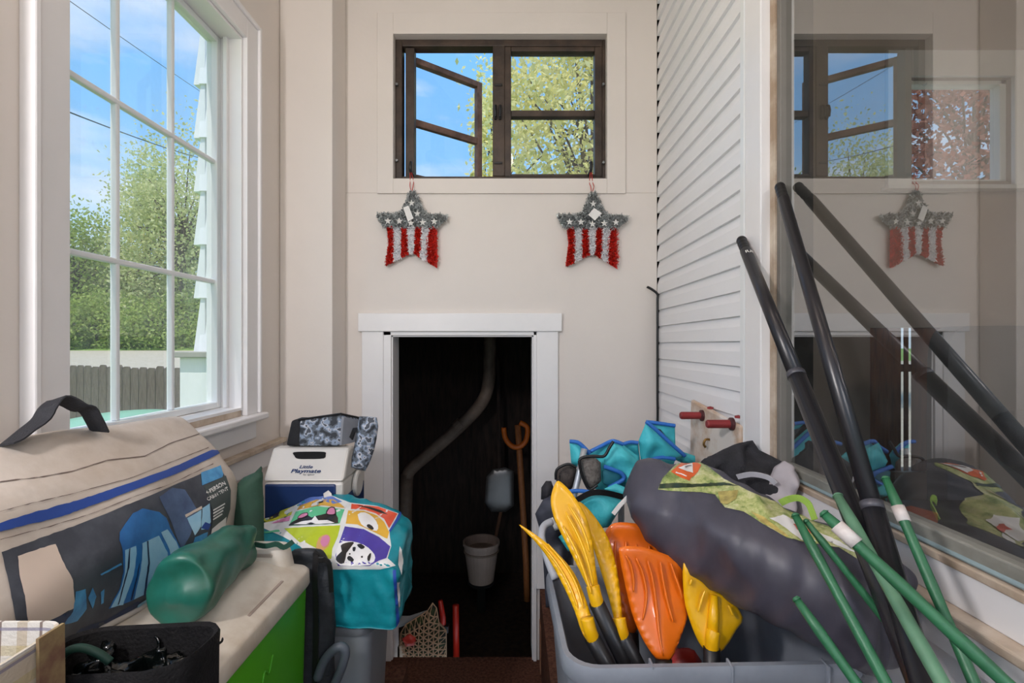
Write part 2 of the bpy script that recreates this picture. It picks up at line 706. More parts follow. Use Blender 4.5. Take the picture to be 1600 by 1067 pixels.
def sash_window(name, y0, y1):
    w = struct_empty(name, (-1.03, (y0 + y1) / 2, WZ0))
    xi, xo, xg = -0.985, -1.13, -1.095
    cw = 0.075
    # casing boards round the opening
    for a, b in (((xi, y1, WZ0 - 0.02), (-1.0095, y1 + cw, WZ1 + cw)), ((xi, y0 - cw, WZ0 - 0.02), (-1.0095, y0, WZ1 + cw)),
                 ((xi, y0, WZ1), (-1.0095, y1, WZ1 + cw))):
        MB().box(a, b).build('casing', M_trim, w, bevel=0.003)
    # a thin back-band on the outside of the casing
    MB().box((-0.975, y1 + cw, WZ0 - 0.02), (-1.0095, y1 + cw + 0.016, WZ1 + cw + 0.016)).build('back_band', M_trim, w, bevel=0.004)
    MB().box((-0.975, y0 - cw - 0.016, WZ0 - 0.02), (-1.0095, y0 - cw, WZ1 + cw + 0.016)).build('back_band', M_trim, w, bevel=0.004)
    MB().box((-0.975, y0 - cw, WZ1 + cw), (-1.0095, y1 + cw, WZ1 + cw + 0.016)).build('back_band', M_trim, w, bevel=0.004)
    # jamb liners
    for a, b in (((-1.0, y1 - 0.012, WZ0), (xo, y1 - 0.001, WZ1)), ((-1.0, y0 + 0.001, WZ0), (xo, y0 + 0.012, WZ1)), ((-1.0, y0 + 0.012, WZ1 - 0.012), (xo, y1 - 0.012, WZ1 - 0.001)),
                 ((-1.0, y0 + 0.012, WZ0 + 0.001), (xo, y1 - 0.012, WZ0 + 0.012))):
        MB().box(a, b).build('jamb', M_trim, w, bevel=0.002)
    # stop
    MB().box((-1.045, y1 - 0.028, WZ0 + 0.012), (-1.06, y1 - 0.012, WZ1 - 0.012)).build('stop', M_trim, w, bevel=0.002)
    # vinyl sash frame
    fy0, fy1, fz0, fz1 = y0 + 0.013, y1 - 0.013, WZ0 + 0.013, WZ1 - 0.013
    fw = 0.022
    fr = MB().box((xg - 0.02, fy0, fz0), (xg + 0.02, fy0 + fw, fz1)).box((xg - 0.02, fy1 - fw, fz0), (xg + 0.02, fy1, fz1))
    fr.box((xg - 0.02, fy0 + fw, fz0), (xg + 0.02, fy1 - fw, fz0 + fw)).box((xg - 0.02, fy0 + fw, fz1 - fw), (xg + 0.02, fy1 - fw, fz1))
    fr.build('sash_frame', M_vinyl, w, bevel=0.003)
    gy0, gy1, gz0, gz1 = fy0 + fw, fy1 - fw, fz0 + fw, fz1 - fw
    for k in (1, 2):
        yy = gy0 + (gy1 - gy0) * k / 3
        MB().box((xg - 0.007, yy - 0.007, gz0), (xg + 0.012, yy + 0.007, gz1)).build('muntin', M_vinyl, w, bevel=0.004)
        zz = gz0 + (gz1 - gz0) * k / 3
        MB().box((xg - 0.006, gy0, zz - 0.008), (xg + 0.013, gy1, zz + 0.008)).build('muntin', M_vinyl, w, bevel=0.004)
    for i in range(3):
        for k in range(3):
            ya, yb = gy0 + (gy1 - gy0) * i / 3, gy0 + (gy1 - gy0) * (i + 1) / 3
            za, zb = gz0 + (gz1 - gz0) * k / 3, gz0 + (gz1 - gz0) * (k + 1) / 3
            MB().add([(xg - 0.001, ya, za), (xg - 0.001, yb, za), (xg - 0.001, yb, zb), (xg - 0.001, ya, zb)], [(0, 1, 2, 3)]).build('pane', M_glass_dusty, w)
    # stool and apron
    MB().box((-0.955, y0 - cw - 0.03, WZ0 - 0.045), (-1.06, y1 + cw + 0.03, WZ0 - 0.02)).build('stool', M_trim, w, bevel=0.006)
    MB().box((-1.0, y0 + 0.012, WZ0 - 0.02), (-1.075, y1 - 0.012, WZ0 + 0.003)).build('sill_step', M_dusty, w, bevel=0.003)
    MB().box((-0.99, y0 - cw, WZ0 - 0.115), (-1.0095, y1 + cw, WZ0 - 0.045)).build('apron', M_trim, w, bevel=0.003)
    return w


sash_window('window_1', 1.08, 1.80)
sash_window('window_4', 0.02, 0.74)
sash_window('window_5', -1.04, -0.32)

# ---- end wall with casement window and low cellar door
DX0, DX1, DZ1 = -0.565, 0.10, 1.522
BX0, BX1, BZ0, BZ1 = -0.555, 0.444, 2.255, 2.93
wb_ = MB()
wall_boxes(wb_, 'y', D, D + 0.12, -1.13, 0.68, -0.1, 3.2, [(DX0, DX1, -0.1, DZ1), (BX0, BX1, BZ0, BZ1)])
wb_.build('wall_back', M_wall, kind='structure')
# faint panel seam
MB().box((0.444, D - 0.0012, 2.19), (0.68, D, 2.1915)).build('trim_2', mat('seam_shade', '#c9bfb4', 0.7), kind='structure')
MB().box((-0.78, D - 0.0012, 2.19), (-0.63, D, 2.1915)).build('trim_3', mat('seam_shade_2', '#c9bfb4', 0.7), kind='structure')

door = struct_empty('door_1', (-0.23, D, 0))
MB().box((-0.70, D - 0.018, 0.345), (-0.60, D - 0.0005, 1.54)).build('casing', M_trim, door, bevel=0.003)
MB().box((0.115, D - 0.018, 0.341), (0.215, D - 0.0005, 1.54)).build('casing', M_trim, door, bevel=0.003)
MB().box((-0.60, D - 0.012, 0.0), (DX0, D - 0.0005, 1.54)).build('stop', M_trim, door, bevel=0.002)
MB().box((DX1, D - 0.012, 0.0), (0.115, D - 0.0005, 1.54)).build('stop', M_trim, door, bevel=0.002)
MB().box((-0.715, D - 0.026, 1.54), (0.232, D - 0.0005, 1.625)).build('head_casing', M_trim, door, bevel=0.003)
MB().box((-0.60, D - 0.012, DZ1), (0.115, D - 0.0005, 1.54)).build('stop', M_trim, door, bevel=0.002)
for a, b in (((DX0, D + 0.0, 0.0), (DX0 + 0.006, D + 0.12, DZ1)), ((DX1 - 0.006, D, 0.0), (DX1, D + 0.12, DZ1)), ((DX0, D, DZ1 - 0.006), (DX1, D + 0.12, DZ1))):
    MB().box(a, b).build('jamb', M_trim, door)
MB().box((DX0 + 0.006, D - 0.004, -0.02), (DX1 - 0.006, D + 0.014, 0.004)).build('threshold', M_carpet, door)

win2 = struct_empty('window_2', (-0.05, D, BZ0))
for a, b in (((BX0 - 0.075, D - 0.012, BZ0 - 0.07), (BX0 - 0.0, D - 0.0005, BZ1 + 0.10)), ((BX1, D - 0.012, BZ0 - 0.07), (BX1 + 0.087, D - 0.0005, BZ1 + 0.10)),
             ((BX0, D - 0.012, BZ0 - 0.07), (BX1, D - 0.0005, BZ0)), ((BX0, D - 0.012, BZ1), (BX1, D - 0.0005, BZ1 + 0.10))):
    MB().box(a, b).build('casing', M_wall, win2, bevel=0.002)
fy = D + 0.03
fa, fb = fy, fy + 0.06
for a, b in (((BX0, fa, BZ0), (BX0 + 0.032, fb, BZ1)), ((BX1 - 0.014, fa, BZ0), (BX1, fb, BZ1)), ((BX0 + 0.032, fa, BZ1 - 0.032), (BX1 - 0.014, fb, BZ1)),
             ((BX0 + 0.032, fa, BZ0), (BX1 - 0.014, fb, BZ0 + 0.024))):
    MB().box(a, b).build('frame_member', M_darkwood, win2, bevel=0.003)
MB().box((-0.092, fa - 0.004, BZ0 + 0.024), (-0.034, fb, BZ1 - 0.032)).build('mullion', M_darkwood, win2, bevel=0.004)
# closed right casement
sx0, sx1, sz0, sz1 = -0.036, 0.430, BZ0 + 0.024, BZ1 - 0.033
for a, b in (((sx0, fa + 0.002, sz0), (sx0 + 0.032, fb - 0.01, sz1)), ((sx1 - 0.036, fa + 0.002, sz0), (sx1, fb - 0.01, sz1)),
             ((sx0 + 0.032, fa + 0.002, sz0), (sx1 - 0.036, fb - 0.01, sz0 + 0.012)), ((sx0 + 0.032, fa + 0.002, sz1 - 0.022), (sx1 - 0.036, fb - 0.01, sz1)),
             ((sx0 + 0.032, fa + 0.006, 2.567), (sx1 - 0.036, fb - 0.012, 2.596))):
    MB().box(a, b).build('sash_bar', M_darkwood, win2, bevel=0.003)
for za, zb in ((sz0 + 0.012, 2.567), (2.596, sz1 - 0.022)):
    MB().add([(sx0 + 0.032, fb - 0.03, za), (sx1 - 0.036, fb - 0.03, za), (sx1 - 0.036, fb - 0.03, zb), (sx0 + 0.032, fb - 0.03, zb)], [(0, 1, 2, 3)]).build('pane', M_glass, win2)
# open left casement, swung outwards about its left stile
hx, hy, ang = BX0 + 0.055, fb + 0.005, math.radians(37)
ca, sa = math.cos(ang), math.sin(ang)


def sw(a, b, t0, t1, z0, z1):
    """bar from a to b along the swung sash, thickness t0..t1"""
    pts = []
    for z in (z0, z1):
        for (l, t) in ((a, t0), (b, t0), (b, t1), (a, t1)):
            pts.append((hx + l * ca - t * sa, hy + l * sa + t * ca, z))
    return MB().hexa(pts)


L = 0.425
for args in ((0.0, 0.036, 0, 0.04, sz0, sz1), (L - 0.030, L, 0, 0.034, sz0, sz1), (0.036, L - 0.03, 0, 0.034, sz1 - 0.03, sz1), (0.036, L - 0.03, 0, 0.034, sz0, sz0 + 0.04), (0.036, L - 0.03, 0.004, 0.03, 2.56, 2.594)):
    sw(*args).build('sash_bar', M_redwood, win2, bevel=0.003)
for z0, z1 in ((sz0 + 0.04, 2.56), (2.594, sz1 - 0.03)):
    pts = [(hx + l * ca - 0.017 * sa, hy + l * sa + 0.017 * ca, z) for l, z in ((0.036, z0), (L - 0.03, z0), (L - 0.03, z1), (0.036, z1))]
    MB().add(pts, [(0, 1, 2, 3)]).build('pane', M_glass, win2)
# dark inner stile beside the hinge
MB().box((BX0 + 0.046, fa + 0.01, sz0), (BX0 + 0.088, fb, sz1)).build('hinge_stile', M_darkwood, win2, bevel=0.003)
# latch handles, hinges, hooks
for x in (-0.078, -0.056):
    g = MB().box((x - 0.006, fa - 0.018, 2.545), (x + 0.006, fa - 0.004, 2.61))
    g.tube([(x, fa - 0.012, 2.61), (x, fa - 0.03, 2.60), (x, fa - 0.036, 2.575), (x, fa - 0.03, 2.548)], 0.005)
    g.build('latch', M_black, win2, bevel=0.002)
for x in (-0.065,):
    for z in (2.71, 2.34):
        MB().box((x - 0.019, fa - 0.010, z - 0.005), (x + 0.019, fa - 0.004, z + 0.005)).build('latch_plate', M_black, win2, bevel=0.002)
for x, zz in ((BX0 + 0.010, 2.71), (BX0 + 0.010, 2.35), (BX1 - 0.012, 2.71), (BX1 - 0.012, 2.34)):
    MB().lathe([(0.006, 0), (0.006, 0.012), (0.003, 0.016)], (x, fa - 0.016, zz), 10, 'Y').build('screw_eye', M_grey_metal, win2)
for x in (-0.471, 0.366):
    hk = MB().tube(spline([(x, fa - 0.002, BZ0 + 0.03), (x, fa - 0.03, BZ0 + 0.028), (x, fa - 0.055, BZ0 + 0.03), (x + 0.001, fa - 0.062, BZ0 + 0.05), (x + 0.002, fa - 0.055, BZ0 + 0.07)], 14), 0.0075, 8)
    hk.build('hook', M_black, win2, smooth=True)

# ---- right wall: lap siding on sheathing painted black as gap shade, casing, picture window
wr_ = MB()
wr_.box((0.705, 1.285, 0.0), (0.80, 2.60, 3.2))
wall_right = wr_.build('wall_right', M_shade_black, kind='structure')
wl2 = MB()
wl2.box((0.70, -1.5, 0.0), (0.80, 1.285, 1.14)).box((0.70, -1.5, 3.05), (0.80, 1.285, 3.2)).box((0.70, -1.5, 1.14), (0.80, -0.65, 3.05))
wl2.build('wall_right_low', M_trim, kind='structure')
E = 0.0755
prof = [(0.680, 0.0), (0.682, E - 0.032), (0.6915, E - 0.001), (0.6915, E + 0.008), (0.7045, E + 0.008), (0.7045, 0.0)]
pme = None
n0 = 0.345 + ((1.49 - 0.345) % E)
z = n0 - E
while z < 3.2 - E * 1.2:
    if z >= 0.34:
        if pme is None:
            v, f = [], []
            for yy in (1.412, D - 0.003):
                v += [(x, yy, zz) for x, zz in prof]
            k = len(prof)
            f = [(i, (i + 1) % k, k + (i + 1) % k, k + i) for i in range(k)] + [tuple(range(k - 1, -1, -1)), tuple(range(k, 2 * k))]
            b = MB()
            b.add(v, f)
            o = b.build('plank', M_siding, wall_right)
            pme = o.data
        else:
            o = link_mesh('plank', pme, M_siding, wall_right)
        o.location = (0, 0, z)
    z += E
MB().box((0.700, D + 0.0, 0.0), (0.7049, D + 0.3, 3.2)).build('gap_shade_strip', M_shade_black, wall_right)  # black strip paints the shade in the siding's end gaps
MB().box((0.55, D + 0.125, 0.0), (0.72, D + 0.33, 3.3)).build('leak_block', M_shade_black, wall_right)  # unseen block added to keep outside light out of the gap
trim4 = MB().box((0.664, 1.385, 0.341), (0.70, 1.411, 3.2)).build('trim_4', M_vinyl, bevel=0.003, kind='structure')
MB().box((0.660, 1.285, 0.341), (0.6995, 1.372, 3.2)).build('trim_5', M_trim, bevel=0.003, kind='structure')
win3 = struct_empty('window_3', (0.70, 0.3, 1.17))
GZ0 = 1.178
MB().box((0.684, 1.262, GZ0 - 0.028), (0.735, 1.2845, 3.05)).build('stop', M_dusty, win3, bevel=0.002)
MB().box((0.690, 1.244, GZ0 - 0.028), (0.728, 1.2615, 3.05)).build('frame_post', mat('grey_frame', '#7d7973', 0.5, var=0.1), win3, bevel=0.002)
M_glaze = mat('glazing_strip', '#9a9a92', 0.35, col2='#77766e', vscale=8)
MB().box((0.688, -0.65, GZ0 - 0.028), (0.722, 1.2435, GZ0)).build('glazing_bead', M_glaze, win3, bevel=0.003)
MB().tube([(0.687, -0.65, GZ0 - 0.024), (0.687, 1.243, GZ0 - 0.024)], 0.004).build('seal', mat('pale_blue_seal', '#8fa3a8', 0.35), win3)
MB().add([(0.705, -0.65, GZ0), (0.705, 1.244, GZ0), (0.705, 1.244, 3.05), (0.705, -0.65, 3.05)], [(0, 1, 2, 3)]).build('pane', M_glass_big, win3)
MB().box((0.676, -0.65, 1.136), (0.74, 1.2845, 1.149)).build('sill', M_dusty, win3, bevel=0.002)
MB().box((0.680, -0.65, 1.078), (0.6995, 1.2845, 1.136)).build('apron', M_trim, win3, bevel=0.002)
MB().box((0.652, -0.65, 1.062), (0.6995, 1.2845, 1.078)).build('ledge', M_dusty, win3, bevel=0.003)
MB().box((0.660, -0.65, 1.010), (0.6995, 1.2845, 1.062)).build('ledge_front', M_trim, win3, bevel=0.002)
MB().box((0.672, -0.65, 0.36), (0.6995, 1.2845, 1.006)).build('lower_panel', M_trim, win3, bevel=0.002)

# ---- fill light added overhead, out of view, to brighten the porch
lamp = thing('overhead_fill', 'added fill light shaped as a flush ceiling lamp over the porch walkway', 'lamp', (-0.1, 0.55, 3.2))
MB().lathe([(0.15, 0.0), (0.15, -0.03), (0.13, -0.035)], (-0.1, 0.55, 3.199), 28).build('base', M_trim, lamp)
lb = bpy.data.lights.new('fill_bulb', 'POINT')
lb.energy = 7
lb.color = (1.0, 0.82, 0.72)
lb.shadow_soft_size = 0.11
lbo = bpy.data.objects.new('fill_bulb', lb)
lbo.location = (0, 0, -0.15)
lbo.parent = lamp
COL.objects.link(lbo)



def fill_sconce(label, base, direction, energy):
    """added fill light shaped as a sconce: back plate, arm, bulb"""
    t = thing('fill_sconce', label, 'lamp', base)
    b_ = Vector(base)
    dx = direction
    MB().lathe([(0.06, 0), (0.06, 0.015 * dx), (0.03, 0.025 * dx)], b_, 20, 'X').build('back_plate', M_trim, t)
    MB().tube(spline([b_ + Vector((0.02 * dx, 0, 0)), b_ + Vector((0.07 * dx, 0, 0)), b_ + Vector((0.09 * dx, 0, 0.05))], 10), 0.008).build('arm', M_trim, t)
    l = bpy.data.lights.new('fill_bulb', 'POINT')
    l.energy = energy
    l.color = (1.0, 0.95, 0.95)
    l.shadow_soft_size = 0.09
    o = bpy.data.objects.new('fill_bulb', l)
    o.location = (0.10 * dx, 0, 0.15)
    o.parent = t
    COL.objects.link(o)
    return t


fill_sconce('added fill light shaped as a sconce between the porch windows behind the viewer', (-1.009, -0.15, 1.95), 1, 60)  # unseen sconces added behind the camera as frontal fill
fill_sconce('added fill light shaped as a sconce on the house wall behind the viewer', (0.699, -0.95, 1.9), -1, 22)

# ================================================================== beyond the low door: cellar
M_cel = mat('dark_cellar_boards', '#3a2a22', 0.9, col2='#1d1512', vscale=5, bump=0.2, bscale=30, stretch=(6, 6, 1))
cel = MB()
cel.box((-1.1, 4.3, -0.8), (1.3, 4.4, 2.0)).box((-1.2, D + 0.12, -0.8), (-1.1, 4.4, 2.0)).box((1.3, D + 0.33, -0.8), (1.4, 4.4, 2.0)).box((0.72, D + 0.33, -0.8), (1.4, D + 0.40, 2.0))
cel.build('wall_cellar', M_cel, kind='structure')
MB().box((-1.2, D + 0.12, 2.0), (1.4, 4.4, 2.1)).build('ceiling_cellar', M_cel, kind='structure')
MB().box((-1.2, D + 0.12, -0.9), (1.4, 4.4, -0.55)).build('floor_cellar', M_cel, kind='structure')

# ================================================================== room seen through the picture window
M_room = mat('taupe_room_wall', '#a5968a', 0.7, var=0.05, vscale=2)
M_roomd = mat('grey_brown_room_floor', '#5a4c42', 0.6, col2='#463a32', vscale=10)
RW = (1.86, 2.34, 2.246, 2.73)
RP = (1.68, 2.06, 0.88, 1.56)
r_ = MB()
wall_boxes(r_, 'y', D, D + 0.1, 0.81, 3.4, 0.0, 3.2, [RW, RP])
r_.box((3.4, -1.5, 0.0), (3.5, D + 0.1, 3.2)).box((0.81, -1.6, 0.0), (3.5, -1.5, 0.9)).box((0.81, -1.6, 2.5), (3.5, -1.5, 3.2))
r_.build('wall_next_room', M_room, kind='structure')
MB().box((0.81, -1.5, 3.2), (3.5, D + 0.1, 3.3)).build('ceiling_next_room', M_room, kind='structure')
MB().box((0.81, -1.5, -0.1), (3.5, D + 0.1, 0.0)).build('floor_next_room', M_roomd, kind='structure')
w6 = struct_empty('window_6', (2.1, D, RW[2]))
for a, b in (((RW[0] - 0.11, D - 0.02, RW[2] - 0.03), (RW[0], D, RW[3] + 0.12)), ((RW[1], D - 0.02, RW[2] - 0.03), (RW[1] + 0.11, D, RW[3] + 0.12)), ((RW[0], D - 0.02, RW[3]), (RW[1], D, RW[3] + 0.12)),
             ((RW[0] - 0.13, D - 0.05, RW[2] - 0.05), (3.39, D, RW[2] - 0.03))):
    MB().box(a, b).build('casing', M_trim, w6, bevel=0.003)
for a, b in (((RW[0], D + 0.02, RW[2] - 0.0), (RW[0] + 0.02, D + 0.07, RW[3])), ((RW[1] - 0.03, D + 0.02, RW[2]), (RW[1], D + 0.07, RW[3])), ((RW[0], D + 0.02, RW[3] - 0.02), (RW[1], D + 0.07, RW[3])), ((RW[0], D + 0.02, RW[2]), (RW[1], D + 0.07, RW[2] + 0.015))):
    MB().box(a, b).build('frame_member', M_vinyl, w6, bevel=0.003)
MB().add([(RW[0], D + 0.05, RW[2]), (RW[1], D + 0.05, RW[2]), (RW[1], D + 0.05, RW[3]), (RW[0], D + 0.05, RW[3])], [(0, 1, 2, 3)]).build('pane', M_glass, w6)
# boarded hatch with daylight slits between its brown boards
door2 = struct_empty('door_2', (1.85, D, RP[2]))
M_brownboard = mat('red_brown_board', '#8a4f33', 0.6, col2='#5f321f', vscale=6, stretch=(8, 8, 1), bump=0.1)
x = RP[0]
for wd, gap in ((0.10, 0.0), (0.062, 0.014), (0.022, 0.014), (0.09, 0.0), (0.076, 0.0)):
    MB().box((x, D + 0.02, RP[2] + 0.001), (x + wd, D + 0.026, RP[3] - 0.001)).build('board', M_brownboard, door2, bevel=0.002)
    x += wd + gap
MB().box((RP[0], D + 0.027, 1.35), (RP[1], D + 0.036, 1.385)).build('batten', M_brownboard, door2)

nl = thing('next_room_fill', 'added fill light shaped as a flush ceiling lamp in the next room', 'lamp', (2.2, -0.4, 3.2))  # unseen light added to brighten the room behind the glass
MB().lathe([(0.15, 0.0), (0.15, -0.03), (0.13, -0.035)], (2.2, -0.4, 3.199), 28).build('base', M_trim, nl)
nlb = bpy.data.lights.new('fill_bulb', 'POINT')
nlb.energy = 22
nlb.color = (1.0, 0.84, 0.7)
nlb.shadow_soft_size = 0.11
nlo = bpy.data.objects.new('fill_bulb', nlb)
nlo.location = (0, 0, -0.15)
nlo.parent = nl
COL.objects.link(nlo)

# ================================================================== outdoors
def leaf_mat(name, c1, c2, c3):
    m = bpy.data.materials.new(name)
    m.use_nodes = True
    t = m.node_tree
    t.nodes.clear()
    g = N(t, 'ShaderNodeNewGeometry')
    r = ramp(t, [(0.0, C(c1)), (0.5, C(c2)), (1.0, C(c3))], g.outputs['Random Per Island'])
    d = N(t, 'ShaderNodeBsdfDiffuse')
    tr = N(t, 'ShaderNodeBsdfTranslucent')
    t.links.new(r.outputs[0], d.inputs[0])
    t.links.new(r.outputs[0], tr.inputs[0])
    mx = N(t, 'ShaderNodeMixShader')
    mx.inputs[0].default_value = 0.45
    t.links.new(d.outputs[0], mx.inputs[1])
    t.links.new(tr.outputs[0], mx.inputs[2])
    o = N(t, 'ShaderNodeOutputMaterial')
    t.links.new(mx.outputs[0], o.inputs[0])
    return m


M_grass = mat('lawn_grass', '#8fae4e', 0.9, col2='#6b8a38', vscale=1.5, bump=0.3, bscale=20)
M_gravel = mat('pale_gravel', '#cfc2ac', 0.95, col2='#b3a48c', vscale=6, bump=0.3, bscale=30)
GZ = 0.10
MB().box((-160, -60, GZ - 0.3), (-1.14, 160, GZ)).box((-1.14, 4.41, GZ - 0.3), (160, 160, GZ)).box((3.51, -60, GZ - 0.3), (160, 4.41, GZ)).box((-1.14, -60, GZ - 0.3), (3.51, -1.61, GZ)).build('ground', M_grass, kind='structure')
MB().add([(-95, 20, GZ + 0.01), (-6, 20, GZ + 0.01), (-6, 44, 0.92), (-95, 44, 0.92), (-95, 20, GZ - 0.1), (-6, 20, GZ - 0.1), (-6, 44, GZ - 0.1), (-95, 44, GZ - 0.1)], [(0, 1, 2, 3), (7, 6, 5, 4), (0, 4, 5, 1), (1, 5, 6, 2), (2, 6, 7, 3), (3, 7, 4, 0)]).build('gravel_road', M_gravel, kind='structure')
MB().box((4.2, 2.6, GZ), (40, 40, GZ + 0.03)).build('pale_slit_ground', M_gravel, kind='structure')  # pale ground added so the hatch slits show whitish
MB().box((-6, -9, GZ), (6, -1.62, GZ + 0.02)).build('bounce_slab', mat('bounce_slab_grey', '#b9b3ab', 0.9, var=0.05), kind='structure')  # unseen pale slab added behind the porch to bounce light in
M_leafbank = mat('wooded_bank', '#5d7431', 0.95, col2='#39501f', vscale=0.6, bump=0.4, bscale=4)
b = MB()
pts = []
for i in range(24):
    for k in range(6):
        pts.append((-120 + i * 6, 44 + k * 6 + 2 * math.sin(i), GZ + 0.8 + (0 if k == 0 else (k * 0.75 + 0.6 * math.sin(i * 1.7 + k)))))
b.add(pts, [(i * 6 + k, i * 6 + k + 1, (i + 1) * 6 + k + 1, (i + 1) * 6 + k) for i in range(23) for k in range(5)])
b.build('bank', M_grass, smooth=True, kind='structure')
M_bark = mat('grey_bark', '#6f6257', 0.9, col2='#4a4038', vscale=8, bump=0.4, bscale=20, stretch=(3, 3, 0.6))


def tree(name, label, base, height, crown, n, leaf, lm, seed, group, trunk_r=0.16, clumps=26, clump_r=0.28, cat='tree', sag=0.0):
    """trunk, forked branches and a crown of separate leaf blades (crown = centre offset, radii)"""
    r = np.random.RandomState(seed)
    t = thing(name, label, cat, base, group)
    bz = Vector(base)
    cc = Vector(crown[0]) + bz
    cr = Vector(crown[1])
    w = MB()
    top = cc + Vector((0, 0, cr.z * 0.25))
    w.tube(spline([bz, bz.lerp(top, 0.35) + Vector((0.1, 0, 0)) * trunk_r * 4, bz.lerp(top, 0.7) - Vector((trunk_r, 0, 0)), top], 12), [trunk_r * (1 - 0.075 * i) for i in range(12)], 8)
    cen = []
    for i in range(clumps):
        d = r.normal(size=3)
        d /= np.linalg.norm(d)
        q = r.uniform(0.45, 1.0) ** 0.5
        c = np.array(cc) + d * np.array(cr) * q * 0.92
        cen.append(c)
        s = bz.lerp(top, r.uniform(0.45, 0.95))
        e = Vector(c)
        mid = s.lerp(e, 0.5) + Vector((0, 0, 0.12 * (e - s).length))
        w.tube(spline([s, mid, e], 7), [trunk_r * 0.34 * (1 - 0.12 * k) for k in range(7)], 5)
    w.build('trunk', M_bark, t, smooth=True)
    cen = np.array(cen)
    idx = r.randint(0, len(cen), n)
    sz = np.array(cr) * clump_r
    pos = cen[idx] + np.clip(r.normal(size=(n, 3)), -2, 2) * sz
    a = r.normal(size=(n, 3))
    a /= np.linalg.norm(a, axis=1, keepdims=True)
    b2 = np.cross(a, r.normal(size=(n, 3)))
    b2 /= np.linalg.norm(b2, axis=1, keepdims=True)
    L_ = leaf * r.uniform(0.6, 1.3, size=(n, 1))
    nn = np.cross(a, b2)
    q0, q1, q2, q3 = pos - a * L_, pos + b2 * L_ * 0.55 + nn * L_ * 0.15, pos + a * L_, pos - b2 * L_ * 0.55 + nn * L_ * 0.15
    v = np.stack([q0, q1, q2, q3], 1).reshape(-1, 3)
    me = bpy.data.meshes.new('foliage')
    me.vertices.add(len(v))
    me.vertices.foreach_set('co', v.ravel())
    me.loops.add(4 * n)
    me.loops.foreach_set('vertex_index', np.arange(4 * n))
    me.polygons.add(n)
    me.polygons.foreach_set('loop_start', np.arange(0, 4 * n, 4))
    me.update()
    me.validate()
    link_mesh('foliage', me, lm, t, kind='stuff')
    return t


L_green = leaf_mat('leaf_green', '#9db35c', '#c6d27e', '#819b50')
L_green2 = leaf_mat('leaf_light_green', '#c8d08c', '#e6e5b0', '#aeb978')
L_yellow = leaf_mat('leaf_yellow_green', '#ece096', '#f9f2c4', '#d5d088')
L_red = leaf_mat('leaf_red', '#a8604e', '#cf9486', '#7d4238')
far = 'trees across the road seen through the left window'
for i, (px, d, h, rx, lm, sd, lab) in enumerate([
        (118, 52, 15.5, 5.5, L_green, 3, 'leafy green tree at the near edge of the left window view'),
        (175, 58, 12.5, 6.0, L_green2, 4, 'lower pale green tree between two taller trees across the road'),
        (232, 54, 20.0, 5.0, L_green2, 5, 'tall pale green tree rising behind the middle panes of the left window'),
        (285, 50, 23.5, 5.5, L_green2, 6, 'tallest feathery pale tree beside the white outbuilding siding'),
        (70, 56, 16.0, 6.0, L_green, 8, 'broad green tree half hidden by the left window casing'),
        (330, 60, 22.0, 6.0, L_green, 9, 'green tree mostly behind the white outbuilding siding')]):
    X = (px - CX) * d / F
    tree('deciduous_tree', lab, (X, d, GZ + 1.2), h, ((0, 0, h * 0.46), (rx, rx * 0.8, h * 0.46)), 11000, 0.20, lm, sd, far, 0.35, 40, 0.22)
for i, px in enumerate((95, 150, 200, 250, 300, 345)):
    d = 47 + (i % 3)
    tree('roadside_shrub', 'rounded roadside shrub, ' + ['leftmost, beside the window casing', 'second from the left, across the road', 'third from the left, across the road', 'fourth from the left, behind the fence corner', 'fifth from the left, next to the outbuilding', 'rightmost, hidden behind the outbuilding siding'][i], ((px - CX) * d / F, d, GZ + 0.9), 4.5,
         ((0, 0, 2.4), (3.2, 2.4, 2.6)), 3600, 0.18, L_green, 20 + i, 'shrubs lining the far roadside', 0.12, 16, 0.3, 'shrub')

# trees outside the casement window
tree('maple_tree', 'yellow green spring tree behind the right casement', at(905, 538, 9.0) - Vector((0, 0, H - GZ)), 8, ((0.35, 0, 5.45), (2.05, 1.4, 2.1)), 11000, 0.06, L_yellow, 31, None, 0.10, 44, 0.20)
tree('maple_tree', 'yellow green tree with a hanging bough beside the open casement sash', at(735, 538, 11.5) - Vector((0, 0, H - GZ)), 7, ((0.75, 0, 5.2), (0.9, 1.0, 2.2)), 2400, 0.075, L_yellow, 33, None, 0.08, 22, 0.18)
tree('red_leaf_tree', 'red leaved tree outside the window of the next room', at(1500, 538, 9.5) - Vector((0, 0, H - GZ)), 7, ((0.3, 0, 5.2), (2.4, 1.6, 2.0)), 9000, 0.07, L_red, 35, None, 0.11, 40, 0.2)

